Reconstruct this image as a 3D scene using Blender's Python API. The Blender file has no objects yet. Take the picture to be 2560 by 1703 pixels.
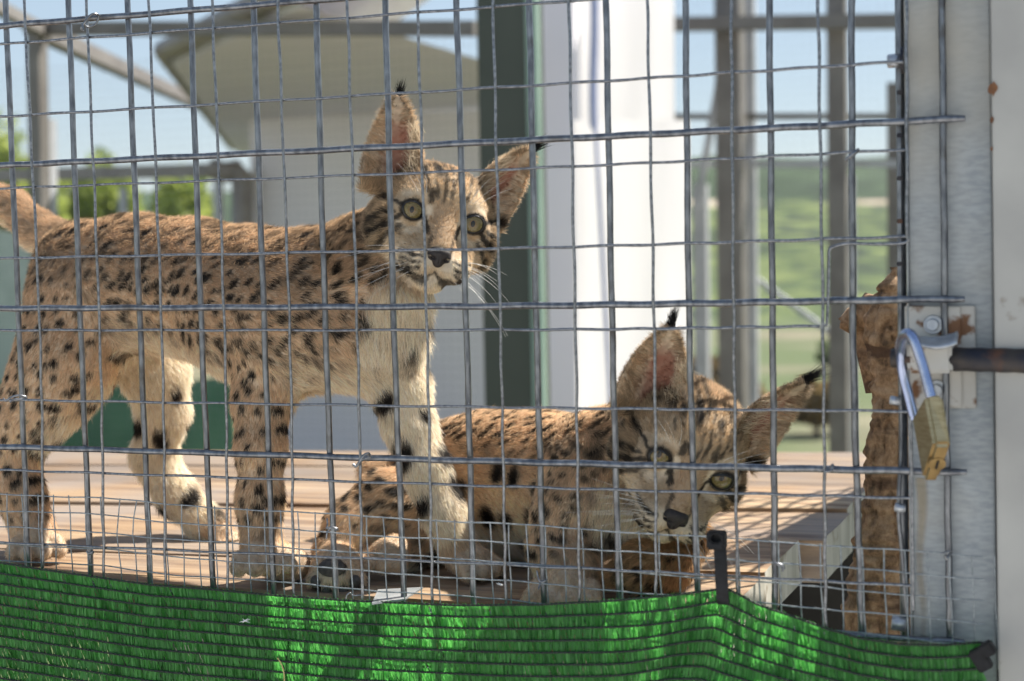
import bpy, bmesh, math, random
import numpy as np
from mathutils import Vector, Matrix

random.seed(7)
rng = np.random.default_rng(11)
scene = bpy.context.scene
COL = scene.collection

# ------------------------------------------------------------------ camera
# World: the wire fence stands in the plane Y = 0, X runs along it, Z is up; the camera stands in front of it.
CAM = Vector((0.713783, -0.932955, -0.160613))
CR = Vector((0.934469, 0.355459, -0.020404))
CU = Vector((0.002188, 0.051574, 0.998667))
CF = Vector((-0.356037, 0.933268, -0.047417))
FPX = 4000.0
cam_data = bpy.data.cameras.new('camera')
cam_data.sensor_width = 36.0
cam_data.lens = FPX / 2560 * 36.0
cam_data.clip_start = 0.05
cam_data.clip_end = 5000
cam_data.dof.use_dof = True
cam_data.dof.focus_distance = 1.11
cam_data.dof.aperture_fstop = 7.5
cam = bpy.data.objects.new('camera', cam_data)
COL.objects.link(cam)
cam.matrix_world = Matrix(((CR.x, CU.x, -CF.x, CAM.x), (CR.y, CU.y, -CF.y, CAM.y), (CR.z, CU.z, -CF.z, CAM.z), (0, 0, 0, 1)))
scene.camera = cam

# ------------------------------------------------------------------ sky and sun
SUN_EL = math.radians(50)
sun_h = Vector((0.62, 0.785, 0)).normalized()
to_sun = Vector((sun_h.x * math.cos(SUN_EL), sun_h.y * math.cos(SUN_EL), math.sin(SUN_EL)))
world = bpy.data.worlds.new('World')
scene.world = world
world.use_nodes = True
wn = world.node_tree.nodes
wl = world.node_tree.links
bg = wn['Background']
sky = wn.new('ShaderNodeTexSky')
sky.sky_type = 'NISHITA'
sky.sun_disc = False
sky.sun_elevation = SUN_EL
sky.sun_rotation = math.atan2(sun_h.x, sun_h.y)
sky.air_density = 1.0
sky.dust_density = 0.1
sky.ozone_density = 5.0
soft = wn.new('ShaderNodeGamma')          # evens out the very bright horizon of the clear sky
soft.inputs[1].default_value = 0.5
wl.new(sky.outputs[0], soft.inputs[0])
wl.new(soft.outputs[0], bg.inputs[0])
bg.inputs[1].default_value = 0.135
sun_data = bpy.data.lights.new('sun', 'SUN')
sun_data.energy = 4.2
sun_data.angle = math.radians(0.55)
sun_data.color = (1.0, 0.94, 0.84)
sun = bpy.data.objects.new('sun', sun_data)
COL.objects.link(sun)
sun.rotation_euler = (-to_sun).to_track_quat('-Z', 'Y').to_euler()
scene.view_settings.view_transform = 'Standard'
scene.view_settings.look = 'None'
scene.view_settings.gamma = 1.0
scene.view_settings.exposure = 1.3
scene.view_settings.use_curve_mapping = False
scene.render.engine = 'CYCLES'
cy = scene.cycles
cy.use_denoising = True
cy.max_bounces = 8
cy.transparent_max_bounces = 16
cy.diffuse_bounces = 4
cy.sample_clamp_indirect = 6.0
cy.use_adaptive_sampling = True
cy.adaptive_threshold = 0.015
scene.cycles_curves.shape = 'RIBBONS'


# ------------------------------------------------------------------ helpers
def at(px, py, Y):
    """point of the place seen at photograph pixel (px, py) that stands Y metres behind the fence"""
    d = CF + CR * ((px - 1280) / FPX) + CU * ((851.5 - py) / FPX)
    return CAM + d * ((Y - CAM.y) / d.y)


def onz(px, py, z):
    d = CF + CR * ((px - 1280) / FPX) + CU * ((851.5 - py) / FPX)
    return CAM + d * ((z - CAM.z) / d.z)


def mpp(p):
    """metres per photograph pixel at point p"""
    return (Vector(p) - CAM).dot(CF) / FPX


def empty(name, loc=(0, 0, 0)):
    o = bpy.data.objects.new(name, None)
    o.empty_display_size = 0.05
    o.location = loc
    COL.objects.link(o)
    return o


def tag(o, label, cat=None, group=None, kind=None):
    if label: o['label'] = label
    if cat: o['category'] = cat
    if group: o['group'] = group
    if kind: o['kind'] = kind
    return o


def link_mesh(name, me, mat, parent=None):
    o = bpy.data.objects.new(name, me)
    COL.objects.link(o)
    if mat is not None and len(me.materials) == 0:
        me.materials.append(mat)
    if parent is not None:
        o.parent = parent
        o.matrix_parent_inverse = Matrix.Translation(-parent.location)
    return o


class MB:
    """collects simple solids into one mesh"""
    def __init__(self):
        self.v = []; self.f = []; self.sm = []

    def add(self, vs, fs, smooth=False):
        n = len(self.v)
        self.v += [tuple(p) for p in vs]
        self.f += [tuple(i + n for i in f) for f in fs]
        self.sm += [smooth] * len(fs)
        return self

    def box(self, c, s, rot=None):
        c = Vector(c); hx, hy, hz = s[0] / 2, s[1] / 2, s[2] / 2
        P = [Vector((x, y, z)) for x in (-hx, hx) for y in (-hy, hy) for z in (-hz, hz)]
        if rot is not None: P = [rot @ p for p in P]
        P = [c + p for p in P]
        return self.add(P, [(0, 1, 3, 2), (4, 6, 7, 5), (0, 4, 5, 1), (2, 3, 7, 6), (0, 2, 6, 4), (1, 5, 7, 3)])

    def bar(self, a, b, w, h, up=(0, 0, 1)):
        a = Vector(a); b = Vector(b); d = (b - a); L = d.length; d.normalize()
        up = Vector(up)
        if abs(d.dot(up)) > .95: up = Vector((0, 1, 0))
        s = d.cross(up).normalized(); u = s.cross(d)
        P = [p + s * (sx * w / 2) + u * (sz * h / 2) for p in (a, b) for sx, sz in ((-1, -1), (1, -1), (1, 1), (-1, 1))]
        return self.add(P, [(3, 2, 1, 0), (4, 5, 6, 7), (0, 1, 5, 4), (1, 2, 6, 5), (2, 3, 7, 6), (3, 0, 4, 7)])

    def tube(self, pts, r, n=8, cap=True):
        pts = [Vector(p) for p in pts]
        if not hasattr(r, '__len__'): r = [r] * len(pts)
        m = len(pts); vs = []; ref = None
        for i, p in enumerate(pts):
            t = (pts[min(i + 1, m - 1)] - pts[max(i - 1, 0)])
            if t.length < 1e-9: t = Vector((0, 0, 1))
            t.normalize()
            if ref is None:
                ref = Vector((0, 1, 0)) if abs(t.y) < .9 else Vector((1, 0, 0))
            s = t.cross(ref).normalized(); u = s.cross(t); ref = u
            for k in range(n):
                a = 2 * math.pi * k / n
                vs.append(p + s * (math.cos(a) * r[i]) + u * (math.sin(a) * r[i]))
        fs = [(i * n + k, i * n + (k + 1) % n, (i + 1) * n + (k + 1) % n, (i + 1) * n + k) for i in range(m - 1) for k in range(n)]
        self.add(vs, fs, True)
        if cap:
            self.add(vs[:n], [tuple(range(n))[::-1]]); self.add(vs[-n:], [tuple(range(n))])
        return self

    def build(self, name, mat, parent=None, bevel=0, recalc=True):
        me = bpy.data.meshes.new(name)
        me.from_pydata(self.v, [], self.f)
        me.polygons.foreach_set('use_smooth', self.sm)
        if recalc or bevel:
            bm = bmesh.new(); bm.from_mesh(me)
            if bevel:
                bmesh.ops.remove_doubles(bm, verts=bm.verts, dist=1e-6)
                bmesh.ops.bevel(bm, geom=list(bm.edges), offset=bevel, segments=2, affect='EDGES')
            bmesh.ops.recalc_face_normals(bm, faces=bm.faces)
            bm.to_mesh(me); bm.free()
        me.update()
        return link_mesh(name, me, mat, parent)


def smooth_curve(pts, n=8):
    """Catmull-Rom through 2-D or 3-D points"""
    P = [np.array(p, float) for p in pts]
    P = [2 * P[0] - P[1]] + P + [2 * P[-1] - P[-2]]
    out = []
    for i in range(1, len(P) - 2):
        for k in range(n):
            t = k / n
            out.append(.5 * ((2 * P[i]) + (-P[i - 1] + P[i + 1]) * t + (2 * P[i - 1] - 5 * P[i] + 4 * P[i + 1] - P[i + 2]) * t * t + (-P[i - 1] + 3 * P[i] - 3 * P[i + 1] + P[i + 2]) * t ** 3))
    out.append(P[-2])
    return out


# ------------------------------------------------------------------ materials
def new_mat(name):
    m = bpy.data.materials.new(name)
    m.use_nodes = True
    nt = m.node_tree
    return m, nt, nt.nodes, nt.links, nt.nodes['Principled BSDF']


def tex(nt, kind, scale, coord='Object', stretch=(1, 1, 1), **kw):
    n, l = nt.nodes, nt.links
    tc = n.new('ShaderNodeTexCoord'); mp = n.new('ShaderNodeMapping')
    mp.inputs['Scale'].default_value = stretch
    l.new(tc.outputs[coord], mp.inputs[0])
    t = n.new(kind)
    l.new(mp.outputs[0], t.inputs['Vector'])
    t.inputs['Scale'].default_value = scale
    for k, v in kw.items(): t.inputs[k].default_value = v
    return t


def ramp(nt, src, stops):
    r = nt.nodes.new('ShaderNodeValToRGB')
    while len(r.color_ramp.elements) < len(stops): r.color_ramp.elements.new(.5)
    for e, (p, c) in zip(r.color_ramp.elements, stops):
        e.position = p
        e.color = (c[0], c[1], c[2], 1) if hasattr(c, '__len__') else (c, c, c, 1)
    nt.links.new(src, r.inputs[0])
    return r.outputs[0]


def mixc(nt, fac, a, b, mode='MIX'):
    m = nt.nodes.new('ShaderNodeMix'); m.data_type = 'RGBA'; m.blend_type = mode
    for s, v in ((m.inputs[0], fac), (m.inputs[6], a), (m.inputs[7], b)):
        if isinstance(v, (int, float)): s.default_value = v
        elif hasattr(v, '__len__') and not isinstance(v, bpy.types.NodeSocket): s.default_value = (*v, 1)
        else: nt.links.new(v, s)
    return m.outputs[2]


def bump(nt, h, strength, dist=0.001):
    b = nt.nodes.new('ShaderNodeBump'); b.inputs['Strength'].default_value = strength; b.inputs['Distance'].default_value = dist
    nt.links.new(h, b.inputs['Height'])
    return b.outputs[0]


def simple(name, c1, c2, scale, rough=.6, metal=0.0, bmp=.2, bdist=.0005, stretch=(1, 1, 1), detail=6, lo=.35, hi=.65, dirt=None):
    m, nt, n, l, p = new_mat(name)
    t = tex(nt, 'ShaderNodeTexNoise', scale, stretch=stretch, Detail=detail)
    col = ramp(nt, t.outputs[0], [(lo, c1), (hi, c2)])
    if dirt:
        t2 = tex(nt, 'ShaderNodeTexNoise', dirt[1], Detail=5)
        f = ramp(nt, t2.outputs[0], [(dirt[2], 0), (dirt[3], 1)])
        col = mixc(nt, f, col, dirt[0])
    l.new(col, p.inputs['Base Color'])
    p.inputs['Roughness'].default_value = rough
    p.inputs['Metallic'].default_value = metal
    if bmp:
        l.new(bump(nt, t.outputs[0], bmp, bdist), p.inputs['Normal'])
    return m


M = {}
M['thick_wire'] = simple('galvanised_thick_wire', (.125, .132, .15), (.26, .27, .29), 260, .30, .85, .5, .0003, stretch=(1, 1, .35), dirt=((.10, .09, .08), 40, .62, .75))
M['thin_wire'] = simple('galvanised_thin_wire', (.14, .148, .165), (.29, .30, .32), 400, .32, .8, .3, .0002)
M['small_wire'] = simple('galvanised_fine_wire', (.20, .225, .24), (.36, .39, .41), 400, .5, .4, .2, .0001)
M['galv'] = simple('galvanised_sheet', (.28, .31, .335), (.37, .40, .42), 320, .5, .2, .3, .0002, stretch=(.45, 1, 1.3), detail=12, dirt=((.42, .39, .33), 9, .45, .8))
M['paint'] = simple('worn_beige_paint', (.34, .335, .32), (.42, .415, .39), 14, .55, 0, .12, .0004, detail=12, dirt=((.20, .17, .13), 40, .64, .72))
M['steel_dark'] = simple('dark_rusty_steel', (.018, .020, .032), (.055, .045, .038), 60, .5, .4, .6, .0006, dirt=((.14, .06, .03), 45, .55, .7))
M['chrome'] = simple('chromed_steel', (.28, .34, .52), (.42, .48, .66), 90, .22, .95, .1, .0002)
M['brass'] = simple('worn_brass', (.27, .225, .125), (.38, .33, .21), 120, .38, .75, .2, .0002, stretch=(1, 1, 6))
M['brass_dark'] = simple('darker_brass', (.16, .10, .035), (.30, .20, .08), 90, .45, .6, .2, .0002)  # darker, browner brass for the padlock's underside and keyway
M['black'] = simple('black_nylon', (.006, .0065, .008), (.013, .014, .017), 200, .5, 0, .2, .0001)
M['black'].node_tree.nodes['Principled BSDF'].inputs['Specular IOR Level'].default_value = .25
M['rust_paint'] = simple('rusting_white_paint', (.44, .42, .38), (.52, .51, .48), 30, .6, 0, .3, .0004, dirt=((.17, .075, .03), 62, .53, .60))
M['bolt'] = simple('zinc_bolt', (.40, .42, .46), (.55, .57, .60), 150, .35, .7, .2, .0002)
# ------------------------------------------------------------------ ground, hill
DECK_Z = -0.3818
GROUND_Z = -1.15


def grid_sheet(name, x0, x1, y0, y1, nx, ny, zf, mat, kind='structure'):
    vs = []; fs = []
    for j in range(ny + 1):
        for i in range(nx + 1):
            x = x0 + (x1 - x0) * i / nx; y = y0 + (y1 - y0) * j / ny
            vs.append((x, y, zf(x, y)))
    for j in range(ny):
        for i in range(nx):
            a = j * (nx + 1) + i
            fs.append((a, a + 1, a + nx + 2, a + nx + 1))
    me = bpy.data.meshes.new(name); me.from_pydata(vs, [], fs)
    me.polygons.foreach_set('use_smooth', [True] * len(fs)); me.update()
    o = link_mesh(name, me, mat)
    o['kind'] = kind
    return o


m, nt, n, l, p = new_mat('dry_soil')
t = tex(nt, 'ShaderNodeTexNoise', 3.0, Detail=10)
t2 = tex(nt, 'ShaderNodeTexNoise', .35, Detail=4)
c = ramp(nt, t.outputs[0], [(.35, (.16, .135, .09)), (.65, (.27, .23, .16))])
f = ramp(nt, t2.outputs[0], [(.36, .15), (.52, 1)])
c = mixc(nt, f, c, (.085, .115, .04))
l.new(c, p.inputs['Base Color']); p.inputs['Roughness'].default_value = .95
l.new(bump(nt, t.outputs[0], .6, .03), p.inputs['Normal'])
M['soil'] = m
m, nt, n, l, p = new_mat('hill_scrub')
t = tex(nt, 'ShaderNodeTexNoise', .75, Detail=9, Roughness=.6)
c = ramp(nt, t.outputs[0], [(.42, (.010, .025, .008)), (.5, (.045, .08, .018)), (.58, (.12, .155, .04))])
l.new(c, p.inputs['Base Color']); p.inputs['Roughness'].default_value = .9
M['hill'] = m
m, nt, n, l, p = new_mat('far_forest')
t = tex(nt, 'ShaderNodeTexNoise', .12, Detail=8, Roughness=.7)
c = ramp(nt, t.outputs[0], [(.4, (.018, .038, .020)), (.6, (.045, .08, .036))])
l.new(c, p.inputs['Base Color']); p.inputs['Roughness'].default_value = .95
M['forest'] = m

M['bounce_concrete'] = simple('pale_bounce_concrete', (.48, .465, .45), (.60, .585, .57), 6, .9, 0, .3, .004, dirt=((.34, .30, .25), 2, .5, .75))
grid_sheet('bounce_paving', -5, 6, -5.9, .0, 2, 2, lambda x, y: GROUND_Z + .012, M['bounce_concrete'])  # unseen pale paving, added to bounce sunlight up onto the camera-facing sides
grid_sheet('ground', -400, 400, -6, 900, 60, 60, lambda x, y: GROUND_Z, M['soil'])


def ns(x, y, s):
    return (math.sin(x * s * 1.3 + y * s * .7) + math.sin(x * s * 2.9 - y * s * 1.9 + 1.3) * .5 + math.sin(x * s * 6.1 + y * s * 5.3 + 4) * .25) / 1.75


def hill_z(x, y):
    t = max(0, min(1, (y - 18) / 40)); t = t * t * (3 - 2 * t)
    return GROUND_Z - .3 + t * (2.9 + ns(x, y, .09) * .5) + ns(x, y, .8) * .18 * t


grid_sheet('near_hill', -70, 60, 16, 75, 220, 110, hill_z, M['hill'])


def far_z(x, y):
    t = max(0, min(1, (y - 150) / 120)); t = t * t * (3 - 2 * t)
    return GROUND_Z - 2 + t * (18.5 + ns(x, y, .018) * 2.2 + ns(x, y, .13) * .7)


grid_sheet('far_hill', -420, 300, 140, 330, 260, 60, far_z, M['forest'])

# the pale track across the hillside
M['track'] = simple('pale_track', (.36, .29, .22), (.46, .39, .31), 1.2, .95, 0, .2, .02)
mb = MB(); vs = []; fs = []
for i in range(61):
    px = 1400 + i * 22
    a = at(px, 545 + 3 * math.sin(i * .4), 56); b = at(px, 503 + 3 * math.sin(i * .31), 60)
    vs += [a, b]
    if i: fs.append((2 * i - 2, 2 * i, 2 * i + 1, 2 * i - 1))
mb.add(vs, fs); o = mb.build('hillside_track', M['track']); o['kind'] = 'structure'


# ------------------------------------------------------------------ leafy plants in the blur
def leaf_mat(name, a, b):
    m, nt, n, l, p = new_mat(name)
    oi = n.new('ShaderNodeNewGeometry')
    c = ramp(nt, oi.outputs['Random Per Island'], [(0, a), (1, b)])
    l.new(c, p.inputs['Base Color']); p.inputs['Roughness'].default_value = .55
    tr = n.new('ShaderNodeBsdfTranslucent'); l.new(c, tr.inputs[0])
    mx = n.new('ShaderNodeMixShader'); mx.inputs[0].default_value = .55
    l.new(p.outputs[0], mx.inputs[1]); l.new(tr.outputs[0], mx.inputs[2])
    l.new(mx.outputs[0], n['Material Output'].inputs[0])
    return m


M['leaf'] = leaf_mat('shrub_leaf', (.20, .27, .06), (.50, .56, .16))
M['leaf_dark'] = leaf_mat('dark_leaf', (.10, .15, .07), (.26, .31, .15))
M['leaf_dry'] = leaf_mat('dry_leaf', (.16, .11, .05), (.34, .25, .12))
M['bark'] = simple('bush_bark', (.06, .045, .03), (.12, .09, .06), 20, .9, 0, .6, .01)


def bush(name, base, rx, ry, h, n, size, mat, label, cat, group=None, trunk=.25):
    base = Vector(base)
    root = empty(name, base)
    tag(root, label, cat, group)
    mb = MB()
    stem_top = base + Vector((0, 0, h * .55))
    mb.tube([base, base + Vector((.02 * rx, 0, h * .3)), stem_top], [.05 * rx + .01, .035 * rx + .01, .02 * rx + .004], 7)
    tips = []
    for k in range(9):
        a = k * 2.4; e = Vector((math.cos(a) * rx * .7, math.sin(a) * ry * .7, h * random.uniform(.05, .3)))
        s = base + Vector((0, 0, h * random.uniform(.15, .5)))
        mb.tube([s, s + e * .5 + Vector((0, 0, h * .08)), s + e + Vector((0, 0, h * .12))], [.02 * rx + .004, .012 * rx + .003, .004], 5)
    mb.build('trunk', M['bark'], root)
    cl = np.array([[math.cos(k * 2.39996) * rx * .62 * math.sqrt((k + .5) / 14), math.sin(k * 2.39996) * ry * .62 * math.sqrt((k + .5) / 14), h * (.42 + .4 * random.random())] for k in range(14)])
    ci = rng.integers(0, 14, n)
    g = rng.normal(0, 1, (n, 3)); g /= np.linalg.norm(g, axis=1)[:, None]
    c = cl[ci] + g * (rng.random(n)[:, None] ** .5) * np.array([rx * .38, ry * .38, h * .24])
    c[:, 2] = np.maximum(c[:, 2], .02)
    a1 = rng.normal(0, 1, (n, 3)); a1 /= np.linalg.norm(a1, axis=1)[:, None]
    a2 = np.cross(a1, rng.normal(0, 1, (n, 3))); a2 /= np.linalg.norm(a2, axis=1)[:, None]
    s = size * rng.uniform(.6, 1.3, n)[:, None]
    V = np.stack([c - a1 * s, c + a2 * s * .45, c + a1 * s, c - a2 * s * .45], 1).reshape(-1, 3) + np.array(base)
    F = np.arange(4 * n).reshape(-1, 4)
    me = bpy.data.meshes.new('crown'); me.from_pydata(V.tolist(), [], F.tolist()); me.update()
    link_mesh('crown', me, mat, root)
    return root


def shrub_px(name, px, pytop, Y, wpx, n, size, mat, label, cat, zb=None, group=None):
    zb = GROUND_Z if zb is None else zb
    top = at(px, pytop, Y); s = mpp(top)
    return bush(name, (top.x, top.y, zb), wpx * s / 2, wpx * s / 2, (top.z - zb) * 1.08, n, size, mat, label, cat, group)


for i, (px, py, Y, w, lab) in enumerate([
        (30, 352, 14, 330, 'bushy green tree behind the aviary corner post, top left'),
        (250, 430, 16, 260, 'low green shrub beyond the left aviary rail, right of the corner post'),
        (450, 462, 13, 210, 'green shrub against the dark end of the pale building')]):
    shrub_px('green_shrub', px, py, Y, w, 3500, .09, M['leaf'], lab, 'shrub')
hb = 'scrub bushes on the slope seen through the right side of the fence'
k = 0
for (px, py, Y, w, mt, lab) in [
        (1760, 900, 10, 130, 'leaf_dry', 'dry brownish bush left of the paired post'),
        (2040, 960, 8, 170, 'leaf_dry', 'dry tan bush just above the far edge of the deck'),
        (2110, 860, 13, 150, 'leaf_dark', 'dark bush between the second paired post and the cork log'),
        (1860, 985, 7, 120, 'leaf_dry', 'small dry bush behind the skull of the lying cub')]:
    shrub_px('scrub_bush', px, py, Y, w, 2600, .11 if Y > 15 else .05, M[mt], lab, 'bush', group=hb, zb=(hill_z(0, Y) - .3 if Y > 17 else None))

# ------------------------------------------------------------------ building behind
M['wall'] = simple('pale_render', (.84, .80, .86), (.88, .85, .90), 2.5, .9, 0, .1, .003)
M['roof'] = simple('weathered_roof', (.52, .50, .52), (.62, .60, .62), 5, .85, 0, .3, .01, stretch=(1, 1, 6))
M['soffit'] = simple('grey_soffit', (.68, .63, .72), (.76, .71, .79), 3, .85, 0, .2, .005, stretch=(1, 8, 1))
M['gutter'] = simple('brown_gutter', (.24, .21, .20), (.30, .27, .25), 10, .6)
BY = 5.6
wl0 = at(640, 900, BY); wr = at(1452, 900, BY); wtop = at(900, 285, BY).z
back_left = Vector((wl0.x - .45, BY + 2.4, 0))
root = empty('pale_building', (wl0.x, BY, GROUND_Z))
tag(root, 'pale rendered building with a wide grey roof overhang behind the standing cub', 'building')
pts = [Vector((back_left.x, back_left.y, 0)), Vector((wl0.x - .16, BY + .45, 0)), Vector((wl0.x, BY, 0)), Vector((wr.x + .16, BY + .05, 0)), Vector((wr.x + .12, BY + .4, 0))]
mb = MB()
for a, b in zip(pts[:-1], pts[1:]):
    d = (b - a).normalized(); nrm = Vector((-d.y, d.x, 0)) * .12
    q = [a, b, b + nrm, a + nrm]
    mb.add([(v.x, v.y, GROUND_Z) for v in q] + [(v.x, v.y, wtop) for v in q], [(0, 1, 5, 4), (1, 2, 6, 5), (2, 3, 7, 6), (3, 0, 4, 7), (4, 5, 6, 7)])
mb.build('wall', M['wall'], root)
ze = wtop
T = onz(432, 165, ze); Fd = (onz(790, 0, ze) - T).normalized(); Lb = onz(520, 283, ze)
F2 = T + Fd * ((wr.x + .16 - T.x) / Fd.x)
E = [Lb, T, F2, Vector((F2.x, BY + .02, ze)), Vector((wl0.x - .02, BY + .02, ze))]
th = Vector((0, 0, .10))
apex = Vector((wl0.x + 1.2, BY + .6, ze + .8)); apex2 = Vector((F2.x, BY + .6, ze + .8)); Lc = Lb + (Lb - T).normalized() * 2.5
mb = MB()
mb.add([Lc + th, T + th, apex + th], [(0, 1, 2)]); mb.add([T + th, F2 + th, apex2 + th, apex + th], [(0, 1, 2, 3)])
for a, b in ((Lc, T), (T, F2)): mb.add([a, b, b + th, a + th], [(0, 1, 2, 3)])
mb.build('roof', M['roof'], root)
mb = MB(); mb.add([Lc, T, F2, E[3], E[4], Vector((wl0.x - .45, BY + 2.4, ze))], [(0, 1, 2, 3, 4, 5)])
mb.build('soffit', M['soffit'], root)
mb = MB(); g = Vector((0, 0, .05)) - Fd.cross(Vector((0, 0, 1))) * -.03
mb.tube([Lc + g, T + g, F2 + g], .035, 8)
mb.build('gutter', M['gutter'], root)
# pipe elbow at the dark corner of the wall
q = at(590, 430, BY - .1)
mb = MB(); mb.tube([at(530, 420, BY - .15), at(560, 432, BY - .15), at(590, 425, BY - .1), at(606, 440, BY - .1), at(606, 1000, BY - .1)], .05, 8)
tag(mb.build('drain_pipe', M['gutter']), 'dark drain pipe down the corner of the pale building', 'pipe')

# ------------------------------------------------------------------ dark green post
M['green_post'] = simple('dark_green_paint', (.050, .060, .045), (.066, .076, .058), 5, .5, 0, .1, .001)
M['green_lit_side'] = simple('lit_green_paint', (.20, .29, .24), (.26, .36, .30), 5, .5, 0, .1, .001)  # sunlight on the post's right side, put into a lighter green
PY = 2.1
a = at(1188, -120, PY); b = at(1216, 1180, PY); wd = 122 * mpp(a)
a2 = at(1312, -120, PY); b2 = at(1338, 1180, PY)
root = empty('green_post', (b.x, PY, GROUND_Z)); tag(root, 'dark green steel post with its lit right side coloured lighter green standing behind the cubs', 'post')
b.z = b2.z = GROUND_Z


def prism(name, q, depth, mat, par):
    d = Vector((0, depth, 0)); mb = MB()
    mb.add(q + [v + d for v in q], [(0, 1, 2, 3), (7, 6, 5, 4), (0, 4, 5, 1), (1, 5, 6, 2), (2, 6, 7, 3), (3, 7, 4, 0)])
    return mb.build(name, mat, par)


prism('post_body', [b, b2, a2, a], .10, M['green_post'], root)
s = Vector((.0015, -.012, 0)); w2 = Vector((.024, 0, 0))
prism('lit_side_strip', [b2 + s, b2 + s + w2, a2 + s + w2, a2 + s], .02, M['green_lit_side'], root)

q = [at(1330, 1180, 3.9), at(1444, 1180, 3.9), at(1432, -140, 3.9), at(1318, -140, 3.9)]
mb = MB(); mb.add(q + [v + Vector((0, .06, 0)) for v in q], [(0, 1, 2, 3), (7, 6, 5, 4), (0, 4, 5, 1), (1, 5, 6, 2), (2, 6, 7, 3), (3, 7, 4, 0)])
tag(mb.build('pale_pillar', M['wall']), 'pale rendered pillar between the dark green post and the white curtain', 'pillar')['kind'] = 'thing'
# ------------------------------------------------------------------ white curtain and rope
m, nt, n, l, p = new_mat('white_sheet')
t = tex(nt, 'ShaderNodeTexNoise', 3, stretch=(3, 1, .4), Detail=3)
c = ramp(nt, t.outputs[0], [(.3, (.66, .65, .67)), (.7, (.74, .73, .74))])
l.new(c, p.inputs['Base Color']); p.inputs['Roughness'].default_value = .7
tr = n.new('ShaderNodeBsdfTranslucent'); l.new(c, tr.inputs[0])
mx = n.new('ShaderNodeMixShader'); mx.inputs[0].default_value = .62
l.new(p.outputs[0], mx.inputs[1]); l.new(tr.outputs[0], mx.inputs[2]); l.new(mx.outputs[0], n['Material Output'].inputs[0])
M['sheet'] = m


def sheet(name, x0t, x1t, x0b, x1b, ytop, ybot, Y, amp, label):
    vs = []; fs = []; nx, nz = 60, 16
    for j in range(nz + 1):
        v = j / nz
        for i in range(nx + 1):
            u = i / nx
            px = (x0t + (x1t - x0t) * u) * (1 - v) + (x0b + (x1b - x0b) * u) * v
            q = at(px, ytop + (ybot - ytop) * v, Y)
            q.y += amp * (math.sin(u * 9 + v * 2.2) + .4 * math.sin(u * 17 + v * 3)) * (.4 + .6 * v)
            vs.append(q)
    for j in range(nz):
        for i in range(nx):
            a = j * (nx + 1) + i; fs.append((a, a + 1, a + nx + 2, a + nx + 1))
    mb = MB(); mb.add(vs, fs, True)
    o = mb.build(name, M['sheet'], recalc=False)
    return tag(o, label, 'curtain')


sheet('white_curtain', 1432, 1722, 1445, 1728, 300, 1230, 3.6, .006, 'bright white fabric curtain hanging behind the lying cub')
sheet('upper_sheet', 1425, 1685, 1430, 1688, -90, 520, 4.1, .005, 'upper pale white sheet hanging just behind and above the bright curtain')
M['rope'] = simple('blue_rope', (.36, .40, .64), (.46, .50, .72), 60, .7)
pts = [at(1485 + 2 * math.sin(k), k * 62 - 60, 3.5) for k in range(7)] + [at(1489 + i * 2.2, 330 + i * 40, 3.5) for i in range(19)]
mb = MB(); mb.tube(pts, [.0125] * 7 + [.006] * 19, 7)
tag(mb.build('blue_rope', M['rope']), 'blue rope hanging in front of the white curtain', 'rope')
# ------------------------------------------------------------------ aviary frame of steel tubes
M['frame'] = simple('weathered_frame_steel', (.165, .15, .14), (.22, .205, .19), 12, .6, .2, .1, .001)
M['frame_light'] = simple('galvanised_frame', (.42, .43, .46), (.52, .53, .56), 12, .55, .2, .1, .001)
gp = 'steel tubes of the aviary frame'


def tube_px(name, a, b, Y0, Y1, wpx, mat, label, cat, group=gp):
    A = at(*a, Y0); B = at(*b, Y1)
    mb = MB(); w = wpx * mpp((A + B) / 2)
    mb.bar(A, B, w, w, up=(0, 1, 0) if abs(a[0] - b[0]) < abs(a[1] - b[1]) else (0, 0, 1))
    return tag(mb.build(name, mat), label, cat, group)


AY = 4.6
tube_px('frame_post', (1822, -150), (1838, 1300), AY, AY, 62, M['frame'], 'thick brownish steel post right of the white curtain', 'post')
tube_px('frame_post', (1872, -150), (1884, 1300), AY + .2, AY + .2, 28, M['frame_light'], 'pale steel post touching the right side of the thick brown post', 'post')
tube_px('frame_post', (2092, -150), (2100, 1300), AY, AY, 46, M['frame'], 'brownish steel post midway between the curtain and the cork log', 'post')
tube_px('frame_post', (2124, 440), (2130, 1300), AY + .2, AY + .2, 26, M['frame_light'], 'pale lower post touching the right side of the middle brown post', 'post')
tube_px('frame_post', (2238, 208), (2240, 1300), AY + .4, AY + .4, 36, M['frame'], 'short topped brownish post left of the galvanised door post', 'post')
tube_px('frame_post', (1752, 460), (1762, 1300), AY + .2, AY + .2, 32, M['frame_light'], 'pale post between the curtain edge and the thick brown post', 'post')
tube_px('frame_rail', (1345, 66), (2330, 52), AY - .1, AY - .1, 34, M['frame'], 'thick upper rail crossing behind the right half of the fence', 'rail')
tube_px('frame_rail', (1470, 292), (2330, 291), AY + .1, AY + .1, 15, M['frame'], 'thin middle rail crossing the white sheet', 'rail')
tube_px('frame_rail', (1690, 411), (2330, 409), AY + .15, AY + .15, 17, M['frame_light'], 'thin lower rail just above the far hill line', 'rail')
tube_px('frame_brace', (1800, 190), (1742, 520), AY + .1, AY + .1, 16, M['frame_light'], 'slanting brace left of the thick brown post', 'brace')
tube_px('frame_brace', (1880, 690), (2100, 850), AY + 1, AY + 1, 14, M['frame_light'], 'pale slanting bar low between the two brown posts', 'brace')
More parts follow.
